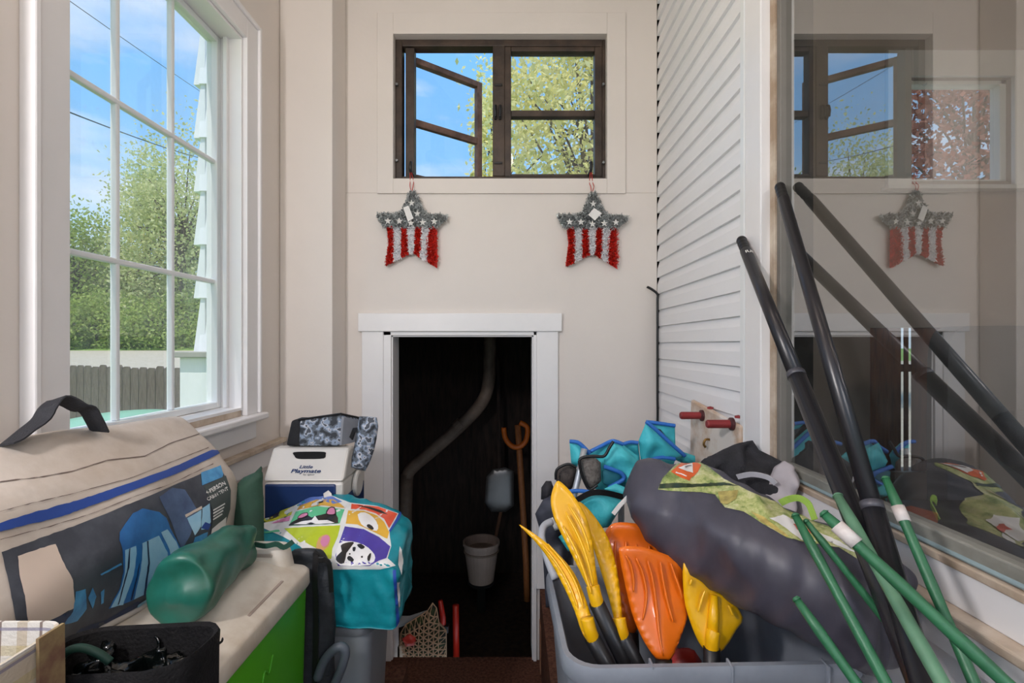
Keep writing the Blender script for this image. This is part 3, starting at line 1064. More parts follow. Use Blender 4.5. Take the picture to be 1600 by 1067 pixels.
# board fence
M_fence = mat('weathered_brown_fence', '#7d6a60', 0.85, col2='#5f4d45', vscale=8, stretch=(8, 8, 1), bump=0.2)
f0, f1 = Vector((-5.95, 6.3, 0)), Vector((-3.75, 5.5, 0))
fence = thing('board_fence', 'brown dog-eared board fence outside the left window', 'fence', (f0.x, f0.y, GZ))
dr = (f1 - f0)
LEN = dr.length
dr.normalize()
nr = Vector((-dr.y, dr.x, 0))
fm = None
n = int(LEN / 0.146)
for i in range(n):
    if fm is None:
        w_, t_, h_ = 0.139, 0.018, 1.12
        o2 = [(0.004, 0), (w_, 0), (w_, h_ - 0.03), (w_ - 0.03, h_), (0.034, h_), (0.004, h_ - 0.03)]
        v = [dr * a + Vector((0, 0, z)) for a, z in o2] + [dr * a + nr * t_ + Vector((0, 0, z)) for a, z in o2]
        k = 6
        bb = MB()
        bb.add(v, [(j, (j + 1) % k, k + (j + 1) % k, k + j) for j in range(k)] + [tuple(range(k - 1, -1, -1)), tuple(range(k, 2 * k))])
        o = bb.build('plank', M_fence, fence)
        fm = o.data
    else:
        o = link_mesh('plank', fm, M_fence, fence)
    o.location = dr * (i * 0.146 + random.uniform(0, 0.003)) + Vector((0, 0, random.uniform(-0.02, 0.012)))
for zz in (0.25, 0.85):
    MB().hexa([tuple(f0 + dr * a + nr * t + Vector((0, 0, GZ + zz + z))) for z in (0, 0.08) for a, t in ((0, 0.019), (LEN, 0.019), (LEN, 0.055), (0, 0.055))]).build('rail', M_fence, fence)

# green plastic lid on a stand outside
lid = thing('sandbox_lid', 'pale green plastic sandbox lid in the yard before the fence', 'lid', (-3.1, 3.95, GZ))
lc = at(205, 655, 4.0)
MB().lathe([(0.50, -0.5), (0.5, -0.04), (0.52, -0.02), (0.50, 0.0), (0.42, 0.02), (0.25, 0.05), (0.0, 0.06)], (lc.x, lc.y, lc.z), 30).build('shell', mat('pale_green_plastic', '#8fc7a0', 0.35, var=0.06), lid, smooth=True)
MB().lathe([(0.47, 0), (0.47, lc.z - 0.5 - GZ)], (lc.x, lc.y, GZ), 24).build('base', M_grass, lid)

# white outbuilding wing: wide lap siding, sawtooth end seen past the sash
wing = thing('house_wing', 'white lap-sided wing of the house close outside the left window', 'building', (-1.6, 3.0, GZ))
WX0, WX1, WY = -1.755, -1.22, 2.72
MB().box((WX0 + 0.03, WY + 0.03, GZ), (WX1, 3.05, 3.24)).build('wall', M_siding, wing)
pm = None
z = 1.44
while z < 3.0:
    if pm is None:
        pr = [(WY - 0.012, 0.0), (WY + 0.026, 0.30), (WY + 0.029, 0.30), (WY + 0.029, 0.0)]
        v = [(WX0, y, zz) for y, zz in pr] + [(WX1, y, zz) for y, zz in pr]
        bb = MB()
        bb.add(v, [(j, (j + 1) % 4, 4 + (j + 1) % 4, 4 + j) for j in range(4)] + [(3, 2, 1, 0), (4, 5, 6, 7)])
        o = bb.build('plank', M_siding, wing)
        pm = o.data
        o2 = None
    else:
        o = link_mesh('plank', pm, M_siding, wing)
    o.location = Vector((0, 0, z)) - Vector(wing.location)
    # matching board on the side face, lapped the same way: its end gives the sawtooth outline
    zz0, zz1 = z, z + 0.30
    s = MB()
    s.hexa([(WX0 - 0.035, WY + 0.0, zz0), (WX0 + 0.029, WY + 0.0, zz0), (WX0 + 0.029, 3.05, zz0), (WX0 - 0.035, 3.05, zz0),
            (WX0 + 0.005, WY + 0.0, zz1), (WX0 + 0.029, WY + 0.0, zz1), (WX0 + 0.029, 3.05, zz1), (WX0 + 0.005, 3.05, zz1)])
    s.build('side_plank', M_siding, wing)
    z += 0.30
MB().box((WX0 - 0.045, WY - 0.10, GZ), (WX1, WY + 0.02, 1.41)).build('bulkhead', M_siding, wing, bevel=0.004)
MB().box((WX0 - 0.075, WY - 0.14, 1.41), (WX1, WY + 0.02, 1.44)).build('cap_board', mat('grey_cap', '#a9a59c', 0.7), wing, bevel=0.004)

# overhead wires
M_wire = mat('black_wire', '#23282c', 0.7)
for nm, a, b_, sag in (('thin overhead utility wire crossing the top panes of the left window', (60, -40, 14), (345, 160, 30), 0.2),
                       ('thicker overhead cable crossing the second row of panes', (60, 142, 12), (300, 236, 30), 0.35)):
    A, B = at(*a), at(*b_)
    B2 = A + (B - A) * 1.6
    A2 = A - (B - A) * 0.4
    pts = [A2.lerp(B2, t) - Vector((0, 0, sag * 4 * t * (1 - t))) for t in np.linspace(0, 1, 16)]
    tag(MB().tube(pts, 0.022 if 'thicker' in nm else 0.012, 6).build('utility_wire', M_wire), nm, 'wire')

# ================================================================== left pile
def rrect(cx, cy, w, l, r, z, n=6, rot=0.0):
    """rounded rectangle ring"""
    out = []
    for (sx, sy, a0) in ((1, 1, 0), (-1, 1, 90), (-1, -1, 180), (1, -1, 270)):
        for k in range(n):
            a = math.radians(a0 + 90 * k / (n - 1))
            x, y = sx * (w / 2 - r) + r * math.cos(a), sy * (l / 2 - r) + r * math.sin(a)
            out.append((cx + x * math.cos(rot) - y * math.sin(rot), cy + x * math.sin(rot) + y * math.cos(rot), z))
    return out


def rings(rs, name, m, parent=None, cap0=True, cap1=True, smooth=True, label=None):
    n = len(rs[0])
    v = [p for r in rs for p in r]
    f = []
    for i in range(len(rs) - 1):
        for k in range(n):
            l = (k + 1) % n
            f.append((i * n + k, i * n + l, (i + 1) * n + l, (i + 1) * n + k))
    if cap0:
        f.append(tuple(range(n - 1, -1, -1)))
    if cap1:
        f.append(tuple((len(rs) - 1) * n + k for k in range(n)))
    b = MB()
    b.add(v, f)
    o = b.build(name, m, parent, smooth=smooth, label=label)
    if smooth:
        md = o.modifiers.new('edge', 'EDGE_SPLIT')
        md.split_angle = math.radians(38)
    return o


M_canvas = mat('beige_grey_nylon', '#cabfb4', 0.6, col2='#b5a799', vscale=9, bump=0.12, bscale=35)
M_print = mat('slate_print', '#4a4e57', 0.45, col2='#3a3d46', vscale=16, bump=0.05, bscale=40, lo=0.4, hi=0.6)
M_navy = mat('navy_print', '#22345a', 0.45, col2='#1a2745', vscale=22)
M_blue = mat('tent_blue_print', '#2f7cc0', 0.42, col2='#225f9e', vscale=16)
M_pale = mat('pale_blue_print', '#a9d3e8', 0.42, col2='#86bcdc', vscale=10)
M_sky = mat('sky_blue_print', '#5aa7d6', 0.42, col2='#3c7fb4', vscale=24)
M_slateblue = mat('misty_blue_print', '#5a6f92', 0.45, col2='#46587a', vscale=24)
M_tagbeige = mat('beige_patch', '#d9c6b6', 0.6, var=0.03)
M_zip = mat('royal_blue_zipper', '#22489a', 0.5, var=0.08)
M_web = mat('dark_webbing', '#2a2b31', 0.7, var=0.1, bump=0.3, bscale=260)
M_line = mat('brown_stitching', '#6e5d55', 0.8)
M_ink = mat('white_ink', '#e8e6e2', 0.5, var=0.02)

tb = thing('tent_bag', 'beige tent bag with blue zipper and tent picture, under the left window', 'bag', (-0.85, 1.0, 0.93))
sec = [(-0.79, 1.195), (-0.845, 1.252), (-0.90, 1.298), (-0.940, 1.272), (-0.950, 1.13), (-0.940, 0.985), (-0.85, 0.945), (-0.752, 0.952), (-0.742, 1.065)]
cxz = np.array(sec).mean(0)
grid = []
for d, k, dx, dz in ((0.685, 0.35, 0, 0), (0.69, 0.86, 0, 0.0), (0.73, 0.99, 0, 0.0), (0.87, 1.0, -0.004, 0.004), (1.0, 1.0, 0.004, 0.0), (1.13, 1.0, 0, 0.0), (1.27, 0.98, 0.002, -0.004), (1.325, 0.86, 0, 0.0), (1.33, 0.35, 0, 0)):
    grid.append([(cxz[0] + (x - cxz[0]) * k + dx, d, cxz[1] + (z - cxz[1]) * k + dz) for x, z in sec])
S = Surf(grid, True, Wrinkle(0.006, 0.22, 4, n=12))
S.mesh('body', M_canvas, 60, 54, tb)


def k8(*pts):
    return [(x / 4.21, 780 + y / 4.21) for x, y in pts]


def k7(*pts):
    return [(x / 4.21, 620 + y / 4.21) for x, y in pts]


panel = decal(S, [(1, 863), (60, 842), (128, 817), (240, 772), (316, 739), (342, 729), (353, 748), (357, 775), (354, 800), (321, 853), (285, 880), (240, 925), (209, 956), (160, 990), (110, 1008), (60, 1010), (26, 982), (10, 899)], M_print, 'printed_panel', tb, 0.0015, 8, label='slate panel printed with a picture of a blue tent')
pd = lambda poly, m, nm, off=0.0024, rd=0: decal(S, poly, m, nm, panel, off, 6, rd)
pd(k8((110, 375), (355, 295), (400, 400), (470, 530), (485, 710), (340, 790), (180, 845), (155, 640), (120, 500)), M_tagbeige, 'beige_patch')
pd(k8((690, 790), (900, 670), (970, 690), (870, 770), (720, 880), (560, 960), (420, 960), (520, 850)), M_navy, 'print_shape', 0.0020)
pd(k8((490, 610), (555, 590), (562, 720), (500, 800), (400, 830), (470, 740)), M_sky, 'print_shape', 0.0026)
pd(k8((570, 650), (600, 580), (625, 640), (600, 720)), M_sky, 'print_shape', 0.0026)
pd(k8((655, 610), (678, 590), (672, 680), (655, 690)), M_sky, 'print_shape', 0.0026)
pd(k8((650, 495), (790, 420), (795, 432), (660, 503)), M_sky, 'print_shape', 0.0026)
pd(k8((120, 830), (170, 800), (180, 850), (150, 880)), M_sky, 'print_shape', 0.0026)
pd(k8((250, 835), (400, 760), (480, 730), (400, 830), (330, 880)), M_navy, 'print_shape', 0.0022)
pd(k7((1040, 660), (1130, 600), (1210, 610), (1290, 740), (1250, 900), (1190, 1010), (1110, 800)), M_slateblue, 'print_shape', 0.0022)
pd(k8((780, 215), (870, 95), (930, 62), (1040, 85), (1088, 125), (1112, 190), (1150, 260), (1190, 340), (1150, 480), (1000, 600), (860, 665), (705, 720), (780, 590), (805, 480), (800, 330), (780, 270)), M_blue, 'tent_picture', 0.0024)
pd(k8((812, 335), (885, 308), (890, 360), (870, 500), (800, 690), (718, 712), (785, 590), (812, 480)), M_pale, 'print_shape', 0.0032)
pd(k8((928, 292), (1035, 240), (1092, 350), (1098, 440), (1075, 520), (990, 600), (872, 655), (905, 520), (925, 400)), M_pale, 'print_shape', 0.0032)
pd(k8((1050, 220), (1092, 200), (1150, 280), (1178, 350), (1165, 430), (1112, 490), (1118, 420), (1105, 330)), M_pale, 'print_shape', 0.0032)
for ln in (((838, 325), (845, 324), (838, 450), (770, 690), (762, 692), (828, 450)), ((955, 280), (964, 276), (975, 420), (945, 630), (932, 635), (963, 420)), ((845, 660), (890, 500), (903, 420), (908, 420), (897, 500), (856, 660))):
    pd(k8(*ln), M_navy, 'print_line', 0.0040)
pd(k8((900, 690), (980, 640), (1010, 600), (960, 680), (880, 745)), M_pale, 'print_shape', 0.0032)
pd(k8((1210, 105), (1320, 45), (1322, 62), (1215, 122)), M_tagbeige, 'print_shape', 0.0028)
pd(k8((1222, 128), (1318, 70), (1315, 180), (1275, 240)), M_pale, 'print_shape', 0.0028)
pd(k8((1325, 60), (1372, 30), (1380, 150), (1350, 195), (1315, 200)), M_pale, 'print_shape', 0.0028)
pd(k8((1312, 190), (1340, 150), (1380, 165), (1360, 205)), M_zip, 'print_shape', 0.0034)
pd(k8((1275, 250), (1360, 215), (1345, 300), (1235, 380)), M_sky, 'print_shape', 0.0028)
pd(k7((1316, 500), (1445, 452), (1462, 510), (1455, 530), (1325, 585)), M_sky, 'print_shape', 0.0028)
lab = pd(k7((1335, 590), (1480, 520), (1512, 620), (1508, 740), (1470, 860), (1375, 960), (1395, 760), (1360, 650)), mat('label_green_grey', '#47504f', 0.45), 'label_panel', 0.0028)
pd(k7((1385, 870), (1480, 790), (1475, 860), (1370, 955)), M_ink, 'print_shape', 0.0036)


def on_surf(surf, cx, cy, ang, sc, off, sx=1.0):
    ca_, sa_ = math.cos(ang), math.sin(ang)

    def fn(x, y):
        x *= sx
        px, py = cx + (x * ca_ + y * sa_) * sc, cy + (x * sa_ - y * ca_) * sc
        u, v = surf.uv(px, py)
        return Vector(surf.P([u], [v], off)[0])
    return fn


for txt, px, py, sc in (('4-PERSON', 335, 763, 9.0), ('CABIN TENT', 338, 772.5, 7.6)):
    text_mesh(txt, on_surf(S, px, py, math.radians(-28), sc, 0.0036, 0.85), 'lettering', M_ink, panel, 1.0, bold=0.02)
for i in range(4):
    pd(k7((1392, 745 + i * 20), (1470 - 6 * i, 700 + i * 22), (1472 - 6 * i, 708 + i * 22), (1394, 753 + i * 20)), M_ink, 'text_line', 0.0036)
decal(S, k7((-60, 850), (0, 832), (250, 752), (500, 687), (860, 567), (1100, 480), (1390, 350), (1440, 345), (1442, 375), (1150, 510), (880, 612), (700, 680), (400, 790), (0, 888), (-60, 905)), M_zip, 'zipper', tb, 0.0022, 6, label='royal blue zipper band')
for ln, w in ((((-50, 565), (250, 532), (470, 492), (700, 420), (950, 392), (1130, 302), (1310, 245)), 5), (((-50, 770), (210, 700), (430, 650), (860, 535), (1200, 400), (1370, 335)), 4), (((0, 940), (300, 860), (600, 770), (900, 650), (1130, 570), (1400, 440)), 4)):
    up = [(x, y - w / 2) for x, y in ln]
    dn = [(x, y + w / 2) for x, y in reversed(ln)]
    decal(S, k7(*(up + dn)), M_line, 'stitching', tb, 0.0012, 7)
hp = [(8, 695, 0.85), (22, 688, 0.865), (42, 672, 0.89), (64, 655, 0.91), (76, 636, 0.925), (92, 624, 0.94), (108, 628, 0.955), (124, 637, 0.97), (137, 640, 0.985), (147, 656, 1.0), (156, 674, 1.02)]
pts = spline([at(a, b, d) for a, b, d in hp], 30)
MB().strap(pts, 0.036, 0.003, [(0.75, 0.35 - 0.5 * i / 29, 0.25) for i in range(30)]).build('carry_handle', M_web, tb, smooth=False)
pp = [S.P([u], [0.775], 0.004)[0] for u in np.linspace(0.1, 0.93, 30)]
MB().tube(pp, 0.006, 8).build('piping', mat('pale_piping', '#c9c2bb', 0.5), tb, smooth=True)

# green nylon roll on the cooler lid
M_green = mat('green_nylon', '#20685a', 0.38, col2='#18523f', vscale=10, bump=0.08, bscale=18)
gr = thing('nylon_roll', 'shiny green nylon roll bag lying on the white cooler lid', 'bag', (-0.66, 1.08, 0.926))
grid = []
for t, k in ((0.0, 0.25), (0.006, 0.7), (0.03, 0.97), (0.12, 1.02), (0.35, 1.0), (0.6, 0.97), (0.85, 0.95), (0.96, 0.9), (0.995, 0.6), (1.0, 0.2)):
    c = Vector((-0.636, 0.915, 1.009)).lerp(Vector((-0.664, 1.180, 0.999)), t)
    r = (0.066 - 0.012 * t) * k
    grid.append([c + Vector((math.cos(a) * r * 1.0, math.sin(a) * 0.006, math.sin(a) * r)) for a in [2 * math.pi * j / 10 for j in range(10)]])
Surf(grid, True, Wrinkle(0.0045, 0.09, 11, n=10)).mesh('body', M_green, 44, 36, gr)
dpts = spline([at(398, 850, 1.19), at(415, 853, 1.185), at(432, 850, 1.183), at(444, 855, 1.183), at(458, 846, 1.185)], 16)
MB().strap(dpts, 0.012, 0.003, (0, 0, 1)).build('drawstring', mat('dark_green_strap', '#1f4a3c', 0.6), gr)

# lime cooler with white lid
M_lime = mat('lime_plastic', '#55b022', 0.35, col2='#4aa01c', vscale=4)
M_lid = mat('scuffed_white_plastic', '#d9d2c6', 0.42, col2='#b9ab98', vscale=6, lo=0.3, hi=0.55, bump=0.04)
co = thing('cooler_chest', 'lime green cooler chest with scuffed white lid below the tent bag', 'cooler', (-0.72, 1.02, 0.341))
cx_, cy_ = -0.721, 1.028
rings([rrect(cx_, cy_, 0.37, 0.44, 0.03, 0.341), rrect(cx_, cy_, 0.395, 0.452, 0.03, 0.87)], 'body', M_lime, co)
rings([rrect(cx_, cy_, 0.408, 0.462, 0.035, 0.868), rrect(cx_, cy_, 0.412, 0.466, 0.035, 0.872), rrect(cx_, cy_, 0.410, 0.464, 0.035, 0.903), rrect(cx_, cy_, 0.400, 0.454, 0.035, 0.910),
       rrect(cx_, cy_, 0.240, 0.36, 0.03, 0.942), rrect(cx_, cy_, 0.225, 0.35, 0.03, 0.945)], 'lid', M_lid, co)
hl = rings([rrect(cx_ - 0.01, 1.222, 0.36, 0.062, 0.028, 0.906), rrect(cx_ - 0.01, 1.222, 0.34, 0.058, 0.027, 0.955), rrect(cx_ - 0.01, 1.222, 0.325, 0.050, 0.024, 0.972), rrect(cx_ - 0.01, 1.222, 0.30, 0.034, 0.016, 0.976)], 'lid_handle', M_lid, co)
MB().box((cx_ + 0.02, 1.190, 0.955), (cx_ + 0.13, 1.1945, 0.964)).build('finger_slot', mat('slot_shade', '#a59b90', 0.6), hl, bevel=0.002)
lidrec = MB().box((cx_ + 0.160, cy_ - 0.03, 0.912), (cx_ + 0.180, cy_ + 0.12, 0.9205)).build('latch_groove', mat('taupe_groove', '#a6968a', 0.6), co, bevel=0.002)  # groove as a strip of darker taupe than the lid
sq = []
for i, (py, pz) in enumerate([(0.86, 0.70), (0.885, 0.73), (0.90, 0.72), (0.905, 0.75), (0.925, 0.735), (0.94, 0.77), (0.95, 0.75), (0.965, 0.785), (0.985, 0.77), (1.0, 0.80)]):
    sq.append((cx_ + 0.1965 + 0.0, py + 0.06, pz))
MB().tube(spline(sq, 40), 0.0022, 6).build('embossed_script', M_lime, co, smooth=True)

# black open bag with crumpled plastic
M_blkfab = mat('black_felt_fabric', '#1b1a1b', 0.9, col2='#121112', vscale=30, bump=0.4, bscale=200, spec=0.2)
M_blkpla = mat('glossy_black_plastic_sheet', '#060a09', 0.16, var=0.1, bump=0.5, bscale=28)
bb_ = thing('black_tote_bag', 'open black fabric tote stuffed with glossy black plastic, at lower left', 'bag', (-0.57, 0.72, 0.341))
bx, by = -0.575, 0.724
rs = [rrect(bx, by, 0.225, 0.120, 0.045, 0.341), rrect(bx, by, 0.235, 0.126, 0.05, 0.7), rrect(bx, by, 0.240, 0.130, 0.05, 1.0), rrect(bx, by, 0.242, 0.132, 0.05, 1.026), rrect(bx, by, 0.238, 0.128, 0.05, 1.032), rrect(bx, by, 0.226, 0.116, 0.045, 1.028), rrect(bx, by, 0.222, 0.112, 0.045, 0.93)]


def rimwave(p):
    k = max(0, min(1, (p[2] - 0.8) / 0.22))
    return (p[0], p[1], p[2] + k * (0.006 * math.sin(14 * p[0] + 1) - 0.05 * max(0, p[1] - 0.70) + 0.10 * max(0, 0.68 - p[1]) * 0.5))


rings([[rimwave(p) for p in r] for r in rs], 'bag_shell', M_blkfab, bb_)
g = [[(bx - 0.10 + 0.2 * i / 6, by - 0.052 + 0.104 * k / 4, 0.995 + 0.02 * math.sin(2.3 * i + k * 1.7)) for k in range(5)] for i in range(7)]
Surf(g, False, Wrinkle(0.012, 0.05, 3, n=12, ridged=True)).mesh('plastic_liner', M_blkpla, 60, 40, bb_, thick=0.002)
MB().tube(spline([at(84, 1050, 0.70), at(100, 1022, 0.70), at(125, 1012, 0.705), at(152, 1020, 0.71), at(172, 1034, 0.715)], 24), 0.006, 8).build('cord_handle', mat('dark_green_cord', '#173f33', 0.6), bb_, smooth=True)


def plaid_mat(name, base, cols, scale):
    m = mat(name, base, 0.85, var=0.03, bump=0.2, bscale=250)
    t = m.node_tree
    b = t.nodes['Principled BSDF']
    src = b.inputs['Base Color'].links[0].from_socket
    tc = N(t, 'ShaderNodeTexCoord')
    sp = N(t, 'ShaderNodeSeparateXYZ')
    t.links.new(tc.outputs['Object'], sp.inputs[0])
    for (ax, per, width, phase, col, fac) in cols:
        a = N(t, 'ShaderNodeMath', operation='MULTIPLY_ADD')
        t.links.new(sp.outputs[ax], a.inputs[0])
        a.inputs[1].default_value = 1.0 / per
        a.inputs[2].default_value = phase
        fr = N(t, 'ShaderNodeMath', operation='FRACT')
        t.links.new(a.outputs[0], fr.inputs[0])
        lt = N(t, 'ShaderNodeMath', operation='LESS_THAN')
        t.links.new(fr.outputs[0], lt.inputs[0])
        lt.inputs[1].default_value = width
        mu = N(t, 'ShaderNodeMath', operation='MULTIPLY')
        t.links.new(lt.outputs[0], mu.inputs[0])
        mu.inputs[1].default_value = fac
        mx = N(t, 'ShaderNodeMixRGB')
        t.links.new(mu.outputs[0], mx.inputs[0])
        t.links.new(src, mx.inputs[1])
        mx.inputs[2].default_value = (*C(col), 1)
        src = mx.outputs[0]
    t.links.new(src, b.inputs['Base Color'])
    return m


M_plaid = plaid_mat('plaid_cloth', '#d9d4cb', [(0, 0.055, 0.25, 0.1, '#a8926f', 0.55), (2, 0.06, 0.22, 0.3, '#b3a36a', 0.5), (0, 0.055, 0.07, 0.55, '#5a4034', 0.8), (2, 0.06, 0.07, 0.75, '#6e6a86', 0.7)], 1)
pb = thing('plaid_bag', 'open plaid fabric bag at the lower left corner', 'bag', (-0.72, 0.585, 0.341))
px_, py_ = -0.715, 0.592
rings([rrect(px_, py_, 0.215, 0.115, 0.03, 0.341), rrect(px_, py_, 0.23, 0.122, 0.03, 0.8), rrect(px_, py_, 0.236, 0.124, 0.03, 1.10), rrect(px_, py_, 0.238, 0.126, 0.03, 1.106), rrect(px_, py_, 0.230, 0.118, 0.028, 1.106), rrect(px_, py_, 0.222, 0.110, 0.028, 1.0), rrect(px_, py_, 0.21, 0.10, 0.028, 0.90)], 'bag_shell', M_plaid, pb)
MB().strap(spline([(px_ + 0.121, py_ + 0.03, 0.7), (px_ + 0.123, py_ + 0.03, 0.95), (px_ + 0.122, py_ + 0.03, 1.112)], 10), 0.035, 0.004, (0, 1, 0)).build('side_strap', mat('olive_brown_strap', '#8d7a55', 0.8, col2='#6e4f3e', vscale=30), pb)

# clear storage bin carrying the coolers and bags
M_clear = bpy.data.materials.new('cloudy_clear_plastic')
M_clear.use_nodes = True
_b = M_clear.node_tree.nodes['Principled BSDF']
_b.inputs['Base Color'].default_value = (*C('#9aa0a6'), 1)
_b.inputs['Roughness'].default_value = 0.3
_b.inputs['Alpha'].default_value = 0.72
sb = thing('storage_bin', 'cloudy grey plastic storage bin under the dog print bag', 'bin', (-0.68, 1.63, 0.341))
sx, sy = -0.69, 1.465
rings([rrect(sx, sy, 0.56, 0.235, 0.04, 0.341), rrect(sx, sy, 0.59, 0.255, 0.04, 0.672), rrect(sx, sy, 0.58, 0.245, 0.035, 0.672), rrect(sx, sy, 0.55, 0.225, 0.03, 0.348)], 'tub', M_clear, sb)
rings([rrect(sx, sy, 0.605, 0.262, 0.045, 0.674), rrect(sx, sy, 0.61, 0.264, 0.045, 0.690), rrect(sx, sy, 0.595, 0.255, 0.04, 0.698)], 'lid', mat('grey_bin_lid', '#6d7176', 0.4), sb)
rings([rrect(sx, sy, 0.50, 0.19, 0.05, 0.36), rrect(sx, sy, 0.50, 0.20, 0.06, 0.56), rrect(sx, sy, 0.3, 0.12, 0.05, 0.60)], 'contents', mat('dark_cloth_contents', '#3a3c42', 0.9, bump=0.3, bscale=20), sb)

cbx = thing('cardboard_box', 'brown cardboard box under the small cooler, hidden behind the dog print bag', 'box', (-0.76, 1.77, 0.341))
MB().box((-0.95, 1.603, 0.341), (-0.555, 1.94, 0.699)).build('carton', mat('cardboard', '#a07c57', 0.9, var=0.06), cbx, bevel=0.003)
MB().box((-0.78, 1.602, 0.66), (-0.72, 1.941, 0.6995)).build('tape', mat('tan_tape', '#b99a6a', 0.3), cbx)

# black backpack squeezed behind the lime cooler
M_bp = mat('dark_grey_backpack_nylon', '#33373c', 0.6, col2='#24272b', vscale=20, bump=0.2, bscale=120)
bp_ = thing('backpack', 'dark grey backpack with black straps between lime cooler and dog print bag', 'backpack', (-0.55, 1.285, 0.341))
grid = []
for z, k in ((0.345, 0.5), (0.36, 0.9), (0.5, 1.0), (0.7, 1.0), (0.82, 0.97), (0.89, 0.85), (0.925, 0.55), (0.93, 0.15)):
    grid.append([(-0.545 + 0.070 * k * math.copysign(abs(math.cos(a)) ** 0.7, math.cos(a)), 1.294 + 0.022 * k * math.copysign(abs(math.sin(a)) ** 0.7, math.sin(a)), z) for a in [2 * math.pi * j / 12 for j in range(12)]])
Surf(grid, True, Wrinkle(0.003, 0.08, 5)).mesh('body', M_bp, 34, 30, bp_)
MB().strap(spline([at(491, 862, 1.262), at(503, 872, 1.258), at(514, 880, 1.256), at(517, 905, 1.256), at(518, 925, 1.257)], 16), 0.012, 0.003, (0.6, 0, 0.8)).build('strap', M_black, bp_)
MB().strap(spline([at(494, 866, 1.258), at(492, 900, 1.255), at(494, 960, 1.255), at(492, 1067, 1.255)], 16), 0.014, 0.003, (1, 0, 0)).build('strap', M_black, bp_)
MB().box(at(496, 880, 1.254), at(508, 868, 1.262)).build('buckle', M_black, bp_, bevel=0.003)
MB().tube(spline([at(496, 1060, 1.25), at(505, 1035, 1.25), at(518, 1018, 1.25), at(532, 1010, 1.252), at(540, 1020, 1.255), at(533, 1045, 1.255), at(520, 1075, 1.255)], 24), 0.012, 10).build('grab_loop', mat('grey_foam_handle', '#5a616b', 0.5), bp_, smooth=True)

# dark green pillow shaped bag
dp = pillow([(362, 952, 1.33), (362, 765, 1.33), (380, 746, 1.33), (398, 738, 1.33), (408, 728, 1.33), (410, 745, 1.33), (412, 800, 1.33), (413, 880, 1.33), (408, 952, 1.33)], 0.055, 'fabric_pouch', mat('dark_green_fabric', '#2b4b3a', 0.75, col2='#213b2e', vscale=12, bump=0.15), step=8)
tag(dp, 'dark green fabric pouch wedged upright beside the small blue cooler', 'bag')

# small white and blue cooler
M_wp = mat('cream_white_plastic', '#ddd8d0', 0.38, var=0.03)
M_np = mat('navy_plastic', '#1c3566', 0.38, var=0.06)
pc = thing('small_cooler', 'small white and navy hard cooler with lettering, standing by the door', 'cooler', (-0.70, 1.72, 0.70))
xa, xb = -0.822, -0.560
MB().hexa([(xa, 1.605, 0.70), (xb, 1.605, 0.70), (xb, 1.84, 0.70), (xa, 1.84, 0.70), (xa, 1.60, 1.024), (xb, 1.60, 1.024), (xb, 1.845, 1.024), (xa, 1.845, 1.024)]).build('body', M_wp, pc, bevel=0.01)
MB().box((xa + 0.005, 1.594, 0.72), (xb - 0.022, 1.606, 1.018)).build('front_panel', M_np, pc, bevel=0.006)
MB().box((xb - 0.003, 1.64, 0.72), (xb + 0.004, 1.82, 0.97)).build('side_panel', M_np, pc, bevel=0.006)
A0, A1 = Vector((0, 1.598, 1.027)), Vector((0, 1.698, 1.116))
lidp = MB().hexa([(xa - 0.002, 1.598, 1.027), (xb + 0.002, 1.598, 1.027), (xb + 0.002, 1.847, 1.027), (xa - 0.002, 1.847, 1.027), (xa - 0.018, 1.698, 1.116), (xb - 0.012, 1.698, 1.116), (xb - 0.012, 1.748, 1.116), (xa - 0.018, 1.748, 1.116)]).build('lid', M_wp, pc, bevel=0.008)
nrm = Vector((0, -(A1.z - A0.z), A1.y - A0.y)).normalized()


def lidpt(px, py, off):
    """point on the sloping lid front under a photo direction"""
    d_ = Vector(((px - CX) / F, 1.0, -(py - CY) / F))
    o_ = Vector((0, 0, H))
    P0 = A0 + nrm * off
    t = (P0 - o_).dot(nrm) / d_.dot(nrm)
    return o_ + d_ * t


slot = smooth_poly([(459, 706.5), (484, 705.5), (507, 706), (509, 710), (506, 716), (484, 717), (465, 716.5), (460, 712)], 3)
me = bpy.data.meshes.new('handle_slot')
me.from_pydata([lidpt(x, y, 0.0012) for x, y in slot], [], [tuple(range(len(slot)))])
link_mesh('handle_slot', me, M_shade_black, lidp)  # flat black plate paints the dark of the handle recess
for txt, px, py, sc, it in (('Little', 477.5, 729.5, 5.8, 0.35), ('Playmate', 477, 736, 7.4, 0.35), ('by Igloo', 482, 741.3, 3.2, 0.3)):
    text_mesh(txt, lambda x, y, px=px, py=py, sc=sc: lidpt(px + x * sc * 1.75, py - y * sc * 1.15, 0.0014), 'lettering', M_np if txt != 'by Igloo' else mat('grey_ink', '#55565c', 0.5), lidp, 1.0, it, 0.025 if sc > 4 else 0.0)
MB().lathe([(0.045, 0), (0.045, 0.010), (0.036, 0.014)], (xb + 0.003, 1.73, 0.985), 24, 'X').build('pivot_arm', M_wp, pc, bevel=0.002)
tagp = pillow([(505, 771, 1.575), (513, 766, 1.575), (518, 771, 1.57), (519, 778, 1.565), (506, 779, 1.565)], 0.002, 'hang_tag', M_wp, pc, step=4)

